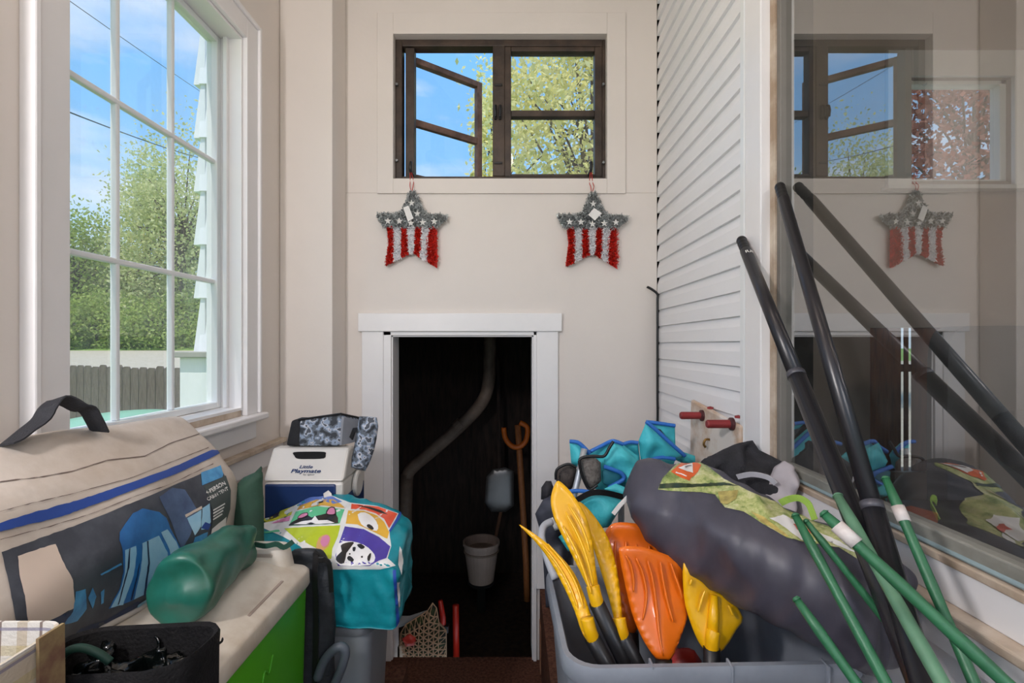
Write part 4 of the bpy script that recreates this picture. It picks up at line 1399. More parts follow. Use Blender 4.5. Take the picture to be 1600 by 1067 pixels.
# camouflage lunch bag
def camo_mat(name):
    m = bpy.data.materials.new(name)
    m.use_nodes = True
    t = m.node_tree
    b = t.nodes['Principled BSDF']
    tc = N(t, 'ShaderNodeTexCoord')
    n = N(t, 'ShaderNodeTexNoise', i_Scale=34.0, i_Detail=2.5, i_Distortion=0.15)
    t.links.new(tc.outputs['Object'], n.inputs['Vector'])
    r = ramp(t, [(0.0, C('#2c3138')), (0.42, C('#5d646d')), (0.50, C('#8e9db2')), (0.56, C('#c3c5cb')), (0.60, C('#474d56'))], n.outputs['Fac'])
    r.color_ramp.interpolation = 'CONSTANT'
    t.links.new(r.outputs[0], b.inputs['Base Color'])
    b.inputs['Roughness'].default_value = 0.65
    return m


M_camo = camo_mat('grey_camouflage')


def c3(x, y):
    return (390 + x / 5.333, 640 + y / 5.333)


cb = thing('lunch_bag', 'grey camouflage soft lunch bag on top of the small cooler', 'bag', (-0.68, 1.76, 1.118))
fl0, fl1, fr1, fr0 = at(*c3(398, 322), 1.705), at(*c3(410, 84), 1.715), at(*c3(762, 34), 1.715), at(*c3(742, 326), 1.705)
for q in (fl0, fr0):
    q.z = 1.120
bl0, br0 = Vector((fl0.x + 0.005, 1.81, 1.12)), Vector((fr0.x + 0.05, 1.81, 1.12))
bl1, br1 = Vector((fl1.x + 0.01, 1.80, fl1.z - 0.004)), Vector((fr1.x + 0.05, 1.80, fr1.z - 0.03))
MB().hexa([fl0, fr0, br0, bl0, fl1, fr1, br1, bl1]).build('body', M_camo, cb, bevel=0.012, seg=3)
ll0 = at(*c3(297, 322), 1.71)
ll0.z = 1.12
ll1 = at(*c3(342, 88), 1.72)
MB().hexa([ll0, fl0 + Vector((0.012, 0.0, 0)), fl0 + Vector((0.012, 0.09, 0)), ll0 + Vector((0, 0.09, 0)), ll1, fl1 + Vector((0.012, 0.004, -0.002)), fl1 + Vector((0.012, 0.08, -0.002)), ll1 + Vector((0, 0.08, 0))]).build('end_panel', mat('black_mesh_panel', '#1d1d20', 0.85, bump=0.3, bscale=200), cb, bevel=0.01)
MB().hexa([fr0 + Vector((0.004, -0.004, 0.004)), br0 + Vector((0.004, 0, 0.004)), br0 + Vector((0.010, 0, 0.004)), fr0 + Vector((0.010, -0.002, 0.004)), fr1 + Vector((0.002, -0.002, -0.01)), br1 + Vector((0.004, 0, -0.01)), br1 + Vector((0.010, 0, -0.01)), fr1 + Vector((0.010, 0, -0.01))]).build('side_panel', mat('grey_side_fabric', '#8b8f98', 0.6), cb, bevel=0.002)
MB().tube([fl1 + Vector((0, -0.002, 0)), fr1 + Vector((0, -0.002, 0)), br1], 0.004, 6).build('piping', M_black, cb)
fp = [c3(*q) for q in ((915, 55), (990, 58), (1060, 65), (1072, 140), (1058, 240), (1040, 330), (1005, 430), (965, 512), (900, 500), (845, 480), (850, 400), (872, 300), (890, 200), (905, 110))]
pillow([(x, y, 1.665) for x, y in fp], 0.045, 'hanging_flap', M_camo, cb, step=5)
MB().strap([at(*c3(846, 240), 1.70), at(*c3(872, 170), 1.69), at(*c3(905, 170), 1.672)], 0.018, 0.004, (0, 0, 1)).build('strap', M_black, cb)

# dog print shopping bag
M_teal = mat('teal_woven_plastic', '#1c93a0', 0.32, col2='#12818f', vscale=14, bump=0.25, bscale=24)
db = thing('shopping_bag', 'teal woven shopping bag printed with cartoon dogs, beside the low door', 'bag', (-0.55, 1.45, 0.70))
grid = []
for X, pts in ((-0.815, ((1.55, 0.72), (1.55, 0.83), (1.51, 0.84), (1.47, 0.81), (1.46, 0.72))), (-0.805, ((1.57, 0.702), (1.57, 0.905), (1.51, 0.91), (1.43, 0.865), (1.425, 0.702))),
               (-0.62, ((1.59, 0.701), (1.592, 0.985), (1.48, 0.968), (1.342, 0.886), (1.34, 0.701))), (-0.48, ((1.58, 0.701), (1.58, 0.978), (1.46, 0.955), (1.332, 0.878), (1.332, 0.701))),
               (-0.365, ((1.56, 0.701), (1.56, 0.945), (1.45, 0.932), (1.322, 0.880), (1.324, 0.701))), (-0.322, ((1.54, 0.706), (1.54, 0.918), (1.43, 0.912), (1.322, 0.872), (1.326, 0.701))),
               (-0.314, ((1.50, 0.74), (1.50, 0.88), (1.42, 0.89), (1.36, 0.85), (1.36, 0.72)))):
    row = []
    P5 = [Vector((X, y, z)) for y, z in pts]
    bb0, bt, mt, ft, fb_ = P5
    # doubled corners keep the bag's edges crisp
    for a, b, ks in ((fb_, bb0, (0.04, 0.5, 0.96)), (bb0, bt, (0.05, 0.5, 0.93)), (bt, mt, (0.08, 0.5)), (mt, ft, (0.0, 0.5, 0.93)), (ft, fb_, (0.07, 0.5, 0.94))):
        row += [a.lerp(b, k) for k in ks]
    grid.append(row)
SD = Surf(grid, True, Wrinkle(0.0035, 0.07, 21, n=12))
SD.mesh('body', M_teal, 64, 84, db)
pm_ = lambda n, c, c2=None: mat(n, c, 0.35, col2=c2, var=0.04, vscale=30)


def k4(*pts):
    return [(390 + x / 5.333, 760 + y / 5.333) for x, y in pts]


dp_ = decal(SD, k4((50, 312), (240, 150), (395, 98), (540, 72), (660, 66), (740, 100), (840, 138), (1060, 165), (1240, 226), (1165, 385), (1180, 500), (1150, 600), (1215, 660), (1090, 690), (690, 690), (560, 640), (420, 500), (280, 420), (110, 345)), pm_('white_print', '#e9e9e6'), 'printed_top', db, 0.0012, 6, label='glossy top panel printed with coloured squares of dog faces')
dd_ = lambda pts, m, nm='colour_square', off=0.002, st=5, rd=0: decal(SD, k4(*pts), m, nm, dp_, off, st, rd)
P_yel, P_pink, P_peri, P_gold = pm_('print_yellow', '#c8c928'), pm_('print_pink', '#d887ad'), pm_('print_periwinkle', '#6a86cf'), pm_('print_gold', '#e6b23e')
P_grn, P_lime, P_red, P_pur = pm_('print_green', '#5fc08c'), pm_('print_lime', '#bccd2a'), pm_('print_red', '#e8593b'), pm_('print_purple', '#4f3fa0')
P_blk, P_tan, P_dog = pm_('print_black', '#26211f'), pm_('print_tan', '#d9a86c'), pm_('print_dog_white', '#f2f0ee')
dd_(((60, 305), (240, 155), (388, 103), (348, 240), (200, 290), (75, 312)), P_yel)
dd_(((75, 285), (150, 255), (255, 215), (240, 250), (120, 300)), P_blk, 'dog_face', 0.0028)
dd_(((200, 298), (345, 248), (332, 290), (185, 312)), P_pink)
dd_(((120, 380), (250, 362), (255, 378), (130, 392)), P_grn)
dd_(((425, 103), (640, 74), (700, 90), (770, 130), (700, 150), (560, 112), (410, 165)), P_peri)
dd_(((392, 200), (420, 165), (560, 114), (700, 112), (760, 150), (800, 185), (600, 160), (420, 195)), P_gold)
dd_(((520, 140), (610, 128), (615, 138), (525, 152)), P_blk, 'dog_face', 0.0028)
dd_(((385, 215), (560, 168), (790, 195), (752, 312), (330, 330)), P_grn)
dd_(((330, 325), (400, 275), (490, 245), (520, 262), (630, 232), (720, 235), (738, 300), (700, 314), (380, 326)), P_blk, 'dog_face', 0.0028, rd=2)
dd_(((370, 322), (440, 296), (520, 285), (548, 250), (575, 288), (650, 285), (710, 310), (560, 320)), P_dog, 'dog_muzzle', 0.0036)
dd_(((478, 318), (515, 306), (552, 316), (515, 324)), P_blk, 'dog_nose', 0.0044, 3)
for e in (((400, 270), (430, 235), (485, 222), (490, 250), (440, 272)), ((635, 232), (660, 185), (705, 178), (722, 235), (680, 245))):
    dd_(e, P_blk, 'dog_ear', 0.0034, rd=2)
for e in (((408, 268), (436, 240), (480, 230), (482, 248), (440, 266)), ((645, 232), (666, 195), (700, 188), (712, 232), (680, 240))):
    dd_(e, P_pink, 'dog_ear', 0.0042, rd=2)
dd_(((290, 352), (500, 338), (757, 326), (735, 420), (690, 520), (683, 605), (600, 605), (560, 520), (470, 470), (420, 470)), P_lime)
dd_(((555, 520), (580, 430), (640, 405), (672, 430), (660, 500), (610, 540), (600, 560)), P_tan, 'dog_ear', 0.0028, rd=2)
dd_(((590, 470), (610, 425), (650, 412), (668, 440), (650, 490), (615, 510)), P_pink, 'dog_ear', 0.0036, rd=2)
dd_(((820, 205), (950, 208), (1060, 245), (1120, 300), (1162, 385), (1148, 440), (1000, 365), (900, 320), (802, 312)), P_gold)
dd_(((900, 240), (960, 222), (1030, 265), (1070, 330), (1060, 375), (990, 355), (930, 320)), P_dog, 'dog_face', 0.0028, rd=2)
dd_(((975, 330), (1000, 322), (1035, 352), (1025, 368), (990, 352)), P_blk, 'dog_nose', 0.0036, 3, 2)
dd_(((850, 148), (1070, 172), (1232, 230), (1162, 352), (1120, 275), (1050, 228), (950, 196), (842, 192)), P_red)
dd_(((890, 160), (1000, 175), (1100, 205), (1150, 240), (1090, 225), (990, 190)), P_blk, 'dog_face', 0.0028)
dd_(((795, 335), (950, 358), (1080, 425), (1172, 505), (1140, 600), (1080, 620), (1000, 660), (740, 660), (715, 580), (745, 480)), P_pur)
dd_(((745, 480), (850, 462), (950, 492), (1020, 545), (1048, 600), (1000, 652), (760, 655), (722, 600)), P_dog, 'dog_face', 0.0028, rd=2)
for e in (((895, 495), (930, 485), (962, 512), (930, 530)), ((860, 515), (885, 512), (880, 545), (862, 545)), ((815, 595), (840, 585), (872, 615), (860, 632), (825, 620)), ((760, 500), (800, 478), (850, 470), (870, 480), (810, 560), (790, 640), (730, 630), (725, 590), (770, 545)),
          ((930, 588), (944, 586), (944, 600), (932, 600)), ((985, 590), (1010, 560), (1012, 590), (1000, 630), (985, 620)), ((830, 565), (842, 562), (842, 575), (832, 575))):
    dd_(e, P_blk, 'dog_spot', 0.0038, 3, 2)
M_rb = pm_('blue_seam', '#2c55b4')
SDd = lambda poly, m, nm, off=0.0018, st=5, rd=0: decal(SD, poly, m, nm, db, off, st, rd)
SDd(k4((1190, 700), (1215, 690), (1222, 820), (1228, 960), (1250, 1150), (1240, 1220), (1222, 1220), (1210, 960)), M_rb, 'seam_binding')
SDd(k4((1232, 250), (1262, 205), (1272, 215), (1245, 275), (1170, 385), (1160, 372)), M_rb, 'seam_binding')
for sh in (((1240, 560), (1250, 500), (1262, 530), (1272, 610), (1300, 540), (1298, 600), (1268, 660), (1262, 740), (1250, 700), (1232, 650)), ((1225, 800), (1255, 800), (1278, 870), (1272, 915), (1250, 850), (1246, 880), (1252, 1000), (1238, 1010), (1228, 900))):
    SDd(k4(*sh), P_dog, 'white_lettering', 0.002, 4)

# ================================================================== right pile
# grey tote
M_tote = mat('grey_tote_plastic', '#8d939c', 0.45, col2='#7b8089', vscale=5, bump=0.05)
to = thing('storage_tote', 'large open grey plastic tote holding paddles on the right', 'tote', (0.37, 1.05, 0.341))
tx, ty, tr_ = 0.368, 1.052, math.radians(1.5)
q = lambda w, l, r, z: rrect(tx, ty, w, l, r, z, 7, tr_)
RZ = 0.912
rings([q(0.46, 0.31, 0.05, 0.341), q(0.54, 0.38, 0.055, RZ - 0.04), q(0.555, 0.395, 0.06, RZ - 0.038), q(0.562, 0.402, 0.062, RZ - 0.03), q(0.562, 0.402, 0.062, RZ - 0.008), q(0.556, 0.396, 0.06, RZ), q(0.536, 0.376, 0.052, RZ),
       q(0.528, 0.368, 0.05, RZ - 0.01), q(0.45, 0.30, 0.045, 0.35)], 'tub', M_tote, to)
for sx_ in (-0.12, 0.02, 0.19):
    MB().box((tx + sx_ - 0.002, ty - 0.2025, RZ - 0.034), (tx + sx_ + 0.002, ty - 0.178, RZ + 0.002)).build('rim_notch', M_tote, to, bevel=0.001)
for sx_ in (-0.17, 0.0, 0.17):
    MB().hexa([(tx + sx_ - 0.035, ty - 0.160, 0.5), (tx + sx_ + 0.035, ty - 0.160, 0.5), (tx + sx_ + 0.035, ty - 0.150, 0.5), (tx + sx_ - 0.035, ty - 0.150, 0.5),
               (tx + sx_ - 0.04, ty - 0.197, RZ - 0.045), (tx + sx_ + 0.04, ty - 0.197, RZ - 0.045), (tx + sx_ + 0.04, ty - 0.18, RZ - 0.045), (tx + sx_ - 0.04, ty - 0.18, RZ - 0.045)]).build('stiffening_rib', M_tote, to, bevel=0.003)
MB().tube(spline([at(868, 905, 1.17), at(858, 880, 1.20), at(850, 855, 1.23), at(846, 838, 1.25), at(850, 822, 1.275), at(862, 815, 1.29)], 18), 0.010, 8).build('side_handle', mat('pale_grey_plastic', '#b9bcc2', 0.45), to, smooth=True)

# paddles standing in the tote
M_yel = mat('yellow_plastic', '#f2b90f', 0.32, col2='#e9ac08', vscale=5, coat=0.2)
M_org = mat('orange_plastic', '#e8730f', 0.34, col2='#dd660a', vscale=5, coat=0.2)
M_shaft = mat('black_ribbed_shaft', '#17171a', 0.38, var=0.1, vscale=20)


def paddle(label, outline, m, shaft, bottom, ribs=(), rr=0.0030, thick=0.012, neck=None, base=None):
    t = thing('kayak_paddle', label, 'paddle', base or at(*shaft), 'paddles standing in the grey tote')
    bl = pillow(outline, thick, 'blade', m, t, step=5, power=0.6, round_=3, dist_cap=9)
    for rb in ribs:
        pts = spline([at(x, y, d) for x, y, d in rb], 14)
        MB().tube(pts, [rr * (0.35 + 0.65 * math.sin(math.pi * min(1, max(0.02, k / 13))) ** 0.4) for k in range(14)], 8).build('rib', m, bl, smooth=True)
    a = at(*shaft)
    b = Vector(bottom)
    if neck:
        MB().tube(spline([at(*n_) for n_ in neck] + [a.lerp(b, 0.03)], 10), 0.0135, 12).build('neck', m, t, smooth=True)
    MB().tube([a, a.lerp(b, 0.5), b], 0.0160, 14).build('shaft', M_shaft, t, smooth=True)
    return t


z0 = 0.40
paddle('yellow paddle blade leaning furthest left over the tote rim', [(811, 820, 1.10), (826, 828, 1.09), (850, 845, 1.07), (875, 868, 1.05), (897, 895, 1.02), (913, 930, 0.99), (926, 970, 0.965), (931, 996, 0.95), (919, 1002, 0.95), (908, 985, 0.96), (898, 955, 0.98), (880, 915, 1.01), (858, 875, 1.05), (836, 846, 1.075)], M_yel,
       (925, 996, 0.95), (0.36, 1.0, 0.52), ribs=[[(846, 850, 1.062), (870, 880, 1.035), (890, 915, 1.0), (903, 950, 0.975)], [(856, 850, 1.06), (880, 878, 1.035), (900, 912, 1.0), (912, 950, 0.97)]], neck=[(917, 965, 0.955), (922, 985, 0.95)])
paddle('tall yellow paddle with ribbed blade, second from the left', [(870, 752, 1.06), (880, 756, 1.06), (897, 775, 1.05), (915, 805, 1.035), (925, 840, 1.02), (930, 880, 0.995), (935, 915, 0.975), (940, 940, 0.96), (923, 944, 0.96), (921, 925, 0.965), (905, 890, 0.985), (885, 850, 1.01), (868, 815, 1.035), (861, 790, 1.05), (862, 770, 1.058)], M_yel,
       (932, 942, 0.96), (0.385, 1.02, 0.50), ribs=[[(880, 822, 1.015), (900, 860, 0.985), (915, 900, 0.96), (924, 928, 0.945)], [(884, 800, 1.02), (905, 840, 0.99), (919, 880, 0.965), (927, 915, 0.95)], [(888, 788, 1.025), (905, 815, 1.0), (916, 842, 0.985), (921, 862, 0.975)]], neck=[(926, 915, 0.968), (930, 932, 0.962)])
paddle('yellow paddle turned edge-on behind the tall yellow one', [(903, 786, 1.10), (912, 788, 1.10), (930, 808, 1.09), (950, 840, 1.07), (962, 880, 1.04), (969, 925, 1.01), (973, 970, 0.985), (978, 992, 0.97), (965, 997, 0.97), (960, 970, 0.985), (950, 930, 1.01), (938, 890, 1.035), (925, 850, 1.06), (910, 815, 1.085)], M_yel,
       (972, 993, 0.97), (0.42, 1.06, 0.50), neck=[(967, 965, 0.98), (970, 982, 0.973)])
paddle('large orange paddle blade at the back, partly covered', [(944, 838, 1.13), (952, 822, 1.13), (968, 816, 1.13), (1000, 819, 1.13), (1013, 826, 1.13), (1032, 855, 1.12), (1040, 880, 1.11), (1020, 930, 1.08), (995, 985, 1.05), (982, 988, 1.05), (972, 960, 1.06), (955, 910, 1.09), (946, 870, 1.11)], M_org,
       (986, 987, 1.05), (0.275, 1.02, z0), ribs=[[(962, 846, 1.115), (962, 870, 1.10), (966, 900, 1.08)], [(978, 846, 1.115), (979, 870, 1.10), (981, 900, 1.08)], [(994, 850, 1.115), (995, 870, 1.10), (996, 900, 1.08)], [(1014, 852, 1.11), (1016, 866, 1.10), (1018, 880, 1.09)]])
paddle('orange paddle blade with five raised ribs in front', [(967, 862, 1.02), (971, 855, 1.02), (985, 853, 1.02), (1010, 856, 1.02), (1045, 868, 1.02), (1066, 880, 1.02), (1068, 905, 1.015), (1074, 950, 0.995), (1074, 966, 0.985), (1062, 1000, 0.965), (1049, 1029, 0.945), (1034, 1031, 0.945), (1024, 1028, 0.945), (1005, 1000, 0.965), (988, 960, 0.99), (976, 910, 1.01)], M_org,
       (1037, 1031, 0.94), (0.30, 0.935, z0), ribs=[[(978, 868, 1.006), (986, 884, 1.003), (990, 905, 0.998), (990, 925, 0.992)], [(994, 872, 1.006), (1004, 895, 1.0), (1010, 925, 0.99), (1008, 950, 0.982), (1004, 969, 0.976)], [(1012, 876, 1.006), (1020, 905, 0.995), (1026, 950, 0.978), (1030, 990, 0.958), (1036, 1025, 0.938)],
                                              [(1032, 878, 1.006), (1036, 905, 0.996), (1043, 940, 0.983), (1052, 972, 0.968)], [(1048, 880, 1.006), (1055, 900, 0.998), (1062, 920, 0.99), (1066, 936, 0.985)]])
paddle('short yellow paddle blade showing its back, beside the black bag', [(1068, 880, 0.99), (1085, 892, 0.99), (1110, 910, 0.99), (1140, 935, 0.985), (1161, 965, 0.98), (1150, 985, 0.975), (1138, 1005, 0.965), (1126, 1018, 0.955), (1112, 1016, 0.955), (1102, 1016, 0.955), (1090, 1000, 0.965), (1078, 970, 0.975), (1069, 935, 0.985)], M_yel,
       (1112, 1012, 0.948), (0.39, 0.935, z0), ribs=[[(1102, 922, 0.972), (1096, 938, 0.968), (1091, 956, 0.963)], [(1138, 945, 0.966), (1142, 954, 0.962), (1145, 962, 0.96)], [(1081, 905, 0.975), (1078, 914, 0.974)]],
       neck=[(1115, 985, 0.955), (1113, 998, 0.951)])
MB().tube([at(1116, 930, 0.975), at(1115, 960, 0.965), at(1113, 990, 0.955)], [0.007, 0.010, 0.012], 10).build('spine', M_yel, bpy.data.objects['kayak_paddle.005'], smooth=True)
rb = pillow([(1042, 1030, 1.08), (1060, 1014, 1.08), (1085, 1016, 1.08), (1096, 1032, 1.08), (1096, 1090, 1.08), (1042, 1090, 1.08)], 0.06, 'red_scoop', mat('red_plastic', '#b3261a', 0.4), step=6)
tag(rb, 'red plastic toy deep in the tote behind the orange paddle', 'toy')

# big black bag with landscape print
M_bnyl = mat('dark_grey_nylon', '#484752', 0.47, col2='#3a3944', vscale=7, bump=0.35, bscale=7, stretch=(2.0, 1.0, 0.7))
kb = thing('camp_bag', 'large dark nylon camping bag with forest print lying across the grey tote', 'bag', (0.48, 0.97, 0.93))
grid = []
axis = [((975, 790, 1.235), 0.012), ((985, 785, 1.225), 0.045), ((1012, 776, 1.20), 0.086), ((1058, 792, 1.13), 0.110), ((1120, 830, 1.04), 0.112), ((1185, 866, 0.955), 0.112), ((1262, 905, 0.875), 0.106), ((1330, 940, 0.81), 0.098), ((1378, 966, 0.765), 0.086), ((1394, 974, 0.752), 0.062), ((1398, 976, 0.748), 0.02)]
A_ = [at(*a) for a, r in axis]
for i, (a, r) in enumerate(axis):
    tg = (A_[min(i + 1, len(A_) - 1)] - A_[max(i - 1, 0)]).normalized()
    sd = tg.cross(Vector((0, 0, 1))).normalized()
    up = sd.cross(tg)
    grid.append([A_[i] + sd * math.cos(t) * r * 1.0 + up * math.sin(t) * r for t in [2 * math.pi * j / 14 for j in range(14)]])
w1, w2 = Wrinkle(0.013, 0.24, 41, n=8), Wrinkle(0.0085, 0.17, 57, n=4, ridged=True, stretch=(1.4, 0.8, 0.5))
SB = Surf(grid, True, lambda p: w1(p) + w2(p))
SB.mesh('body', M_bnyl, 90, 80, kb)


def kb4(*pts):
    return [(960 + x / 4.447, 690 + y / 4.447) for x, y in pts]


def landscape_mat():
    m = bpy.data.materials.new('printed_landscape')
    m.use_nodes = True
    t = m.node_tree
    b = t.nodes['Principled BSDF']
    tc = N(t, 'ShaderNodeTexCoord')
    n = N(t, 'ShaderNodeTexNoise', i_Scale=16.0, i_Detail=9.0, i_Roughness=0.75)
    t.links.new(tc.outputs['Object'], n.inputs['Vector'])
    r = ramp(t, [(0.30, C('#3c4a2c')), (0.43, C('#7f9150')), (0.52, C('#b5b878')), (0.60, C('#cfcba0')), (0.70, C('#e3e2d6'))], n.outputs['Fac'])
    t.links.new(r.outputs[0], b.inputs['Base Color'])
    b.inputs['Roughness'].default_value = 0.22
    return m


pr_ = decal(SB, kb4((305, 335), (340, 250), (440, 150), (540, 128), (640, 168), (760, 262), (950, 355), (1140, 430), (1330, 512), (1480, 590), (1640, 690), (1800, 800), (1790, 880), (1560, 740), (1330, 700), (1200, 670), (1010, 560), (900, 490), (770, 460), (700, 372), (600, 352), (400, 345)), landscape_mat(), 'printed_window', kb, 0.0015, 6, label='clear printed window with a green landscape')
kd = lambda pts, m, nm, off=0.0028, rd=0: decal(SB, kb4(*pts), m, nm, pr_, off, 4, rd)
kd(((320, 300), (420, 290), (560, 300), (760, 290), (860, 315), (780, 310), (560, 320), (315, 330)), mat('print_dark_green', '#33422a', 0.25, var=0.2, vscale=30), 'dark_tree_line')
kd(((395, 215), (480, 140), (545, 130), (600, 170), (580, 215), (520, 275), (450, 250)), mat('print_orange', '#e4662f', 0.25), 'orange_emblem')
kd(((445, 192), (540, 158), (545, 228)), M_ink, 'white_peak', 0.004)
kd(((490, 188), (510, 178), (535, 176), (535, 181), (512, 184), (495, 196)), mat('print_grey_line', '#8a7a80', 0.4), 'peak_line', 0.005)
kd(((430, 218), (505, 245), (500, 251), (426, 224)), M_ink, 'emblem_text_bar', 0.004)
kd(((1080, 540), (1170, 515), (1260, 560), (1330, 640), (1400, 700), (1300, 690), (1180, 600)), M_ink, 'print_shape', 0.0028)
kd(((1240, 580), (1290, 600), (1400, 640), (1380, 655), (1270, 620)), mat('print_red', '#cf5a4a', 0.3), 'print_shape', 0.004)
kd(((1420, 640), (1560, 700), (1700, 790), (1620, 760), (1480, 700)), M_ink, 'print_shape', 0.0028)
kd(((720, 355), (860, 345), (850, 400), (780, 445), (740, 430)), mat('print_khaki', '#b9a95e', 0.3, var=0.25, vscale=60), 'print_shape', 0.0028)
kd(((950, 490), (1040, 530), (1120, 590), (1220, 670), (1190, 665), (1010, 555)), mat('print_straw', '#cbb566', 0.3, var=0.25, vscale=60), 'print_shape', 0.0028)
# white edge tag and lime strap
MB().strap([at(958, 803, 1.150), at(968, 790, 1.150), at(985, 772, 1.150), at(1002, 758, 1.150)], 0.010, 0.0015, (0.6, 0, 0.6)).build('edge_tag', M_ink, kb)
MB().strap(spline([at(1219, 786, 0.985), at(1232, 780, 0.975), at(1248, 778, 0.965), at(1262, 786, 0.955), at(1268, 798, 0.945), at(1273, 812, 0.935)], 18), 0.013, 0.002, [(0.3, -0.3, 0.9)] * 18).build('lime_strap', mat('lime_webbing', '#a9cf57', 0.6), kb)

# folded teal camp chair
M_tealc = mat('turquoise_fabric', '#4cc6d0', 0.6, col2='#3cb4c0', vscale=10, bump=0.1, bscale=120)
M_bind = mat('blue_binding', '#2f72c8', 0.6, var=0.08)
M_mesh = mat('dark_mesh_fabric', '#4a423e', 0.8, col2='#332d2b', vscale=60, bump=0.3, bscale=300)
M_alu = mat('pale_steel_tube', '#b9bec3', 0.35, metal=0.5)


def c1(x, y):
    return (820 + x / 4.85, 640 + y / 4.85)


def cloth(name, pts, d, thick, m, parent, wr=None, step=5):
    out = []
    for i, p_ in enumerate(pts):
        dd = p_[2] if len(p_) > 2 else 0.0
        out.append((*c1(p_[0], p_[1]), d + dd))
    return pillow(out, thick, name, m, parent, step=step, wr=wr, power=0.7)


def bind(pts, d, parent, r=0.0065):
    P = [at(*c1(p_[0], p_[1]), d + (p_[2] if len(p_) > 2 else 0)) for p_ in pts]
    MB().tube(spline(P, 6 * len(P)), r, 6).build('binding', M_bind, parent, smooth=True)


ch = thing('folded_camp_chair', 'turquoise folded camp chair with blue binding and mesh pocket by the end wall', 'chair', (0.27, 1.45, 0.341))
WC = Wrinkle(0.010, 0.10, 51, n=8)
cloth('back_fabric', [(490, 325, 0.04), (660, 238), (745, 265), (860, 355), (905, 555), (860, 620), (770, 655), (560, 640), (470, 500, 0.04)], 1.50, 0.05, M_tealc, ch, WC)
cloth('seat_fabric', [(660, 250), (745, 290), (850, 380), (880, 560), (740, 560), (735, 480), (610, 430), (600, 380)], 1.462, 0.03, M_tealc, ch, WC)
cloth('fabric_fold', [(338, 240), (400, 250), (450, 290), (490, 340), (470, 420), (440, 460), (352, 405)], 1.50, 0.035, M_tealc, ch, WC)
cloth('arm_sling', [(395, 695), (500, 625), (640, 640), (770, 675), (700, 790), (640, 890), (560, 900), (470, 780)], 1.40, 0.05, M_tealc, ch, WC)
cloth('arm_sling', [(600, 600), (690, 560), (790, 600), (830, 640), (770, 665), (680, 640)], 1.42, 0.04, M_tealc, ch, WC)
cloth('inner_shade', [(585, 470), (620, 440), (730, 490), (740, 545), (640, 590), (590, 560)], 1.456, 0.02, mat('shaded_teal', '#1f6f80', 0.7), ch)  # deep teal patch paints the shade inside the fold
bind([(340, 240), (400, 248), (450, 288), (490, 335)], 1.482, ch)
bind([(490, 320, 0.03), (580, 275, 0.02), (665, 238), (745, 262)], 1.478, ch)
bind([(600, 430), (670, 455), (735, 485), (745, 530), (650, 585), (640, 605)], 1.445, ch)
bind([(335, 620), (420, 615), (490, 625)], 1.415, ch)
cloth('mesh_pocket', [(412, 380), (440, 360), (520, 350), (575, 400), (580, 540), (540, 580), (490, 600), (450, 540)], 1.445, 0.035, mat('grey_mesh_pocket', '#7d7771', 0.8, col2='#56504c', vscale=120, bump=0.4, bscale=400), ch)
P = [at(*c1(x, y), 1.425) for x, y in ((412, 385), (440, 362), (520, 352), (600, 352), (640, 290), (672, 240))]
MB().tube(spline(P, 24), 0.0045, 6).build('pocket_trim', M_black, ch, smooth=True)
P = [at(*c1(x, y), 1.425) for x, y in ((412, 385), (425, 470), (460, 560), (495, 605), (550, 570))]
MB().tube(spline(P, 24), 0.0045, 6).build('pocket_trim', M_black, ch, smooth=True)
MB().tube([at(*c1(450, 295), 1.468), at(*c1(415, 470), 1.455), at(*c1(375, 640), 1.44), at(*c1(330, 860), 1.42), Vector((0.19, 1.37, 0.342))], 0.010, 10).build('leg', M_alu, ch, smooth=True)
MB().tube([at(*c1(700, 300), 1.53), at(*c1(730, 700), 1.50), Vector((0.33, 1.45, 0.342))], 0.010, 10).build('leg', M_alu, ch, smooth=True)
MB().strap(spline([at(*c1(388, 690), 1.372), at(*c1(500, 632), 1.372), at(*c1(620, 632), 1.372), at(*c1(765, 668), 1.378)], 16), 0.016, 0.003, (0, 0, 1)).build('strap', M_black, ch)

ch2 = thing('folded_camp_chair', 'second turquoise camp chair with a boxy folded corner, right of the mesh pocket', 'chair', (0.42, 1.58, 0.341))
cloth('fabric_fold', [(862, 235), (920, 95), (1000, 160), (1100, 250), (1215, 350), (1140, 378), (1000, 370), (880, 408)], 1.56, 0.04, M_tealc, ch2, WC)
cloth('back_fabric', [(925, 98), (1030, 108), (1138, 125), (1142, 300), (1060, 240)], 1.595, 0.02, M_tealc, ch2, WC)
cloth('inner_shade', [(970, 135), (1030, 150), (1085, 225), (1060, 235)], 1.582, 0.01, mat('fold_shade_dark', '#33444c', 0.8), ch2)  # dark patch paints shade under the boxy fold
cloth('lower_fabric', [(880, 410), (1000, 372), (1140, 380), (1120, 440), (1050, 475), (930, 440)], 1.60, 0.04, M_tealc, ch2, WC)
cloth('side_fabric', [(745, 262), (800, 245), (860, 255), (875, 400), (800, 330)], 1.57, 0.03, M_tealc, ch2, WC)
cloth('side_fabric', [(1140, 290), (1200, 320), (1290, 350), (1290, 420), (1180, 400), (1140, 380)], 1.60, 0.03, M_tealc, ch2, WC)
bind([(920, 92), (1000, 158), (1100, 250), (1215, 352)], 1.535, ch2)
bind([(920, 92), (1030, 105), (1138, 122)], 1.58, ch2)
bind([(880, 408), (940, 385), (1040, 362), (1140, 375)], 1.545, ch2)
bind([(745, 262), (800, 246), (858, 252)], 1.55, ch2)
MB().tube([at(*c1(950, 430), 1.62), at(*c1(960, 800), 1.60), Vector((0.42, 1.6, 0.342))], 0.010, 10).build('leg', M_alu, ch2, smooth=True)
MB().box(at(*c1(900, 450), 1.585), at(*c1(960, 520), 1.61)).build('hub', M_black, ch2, bevel=0.006)
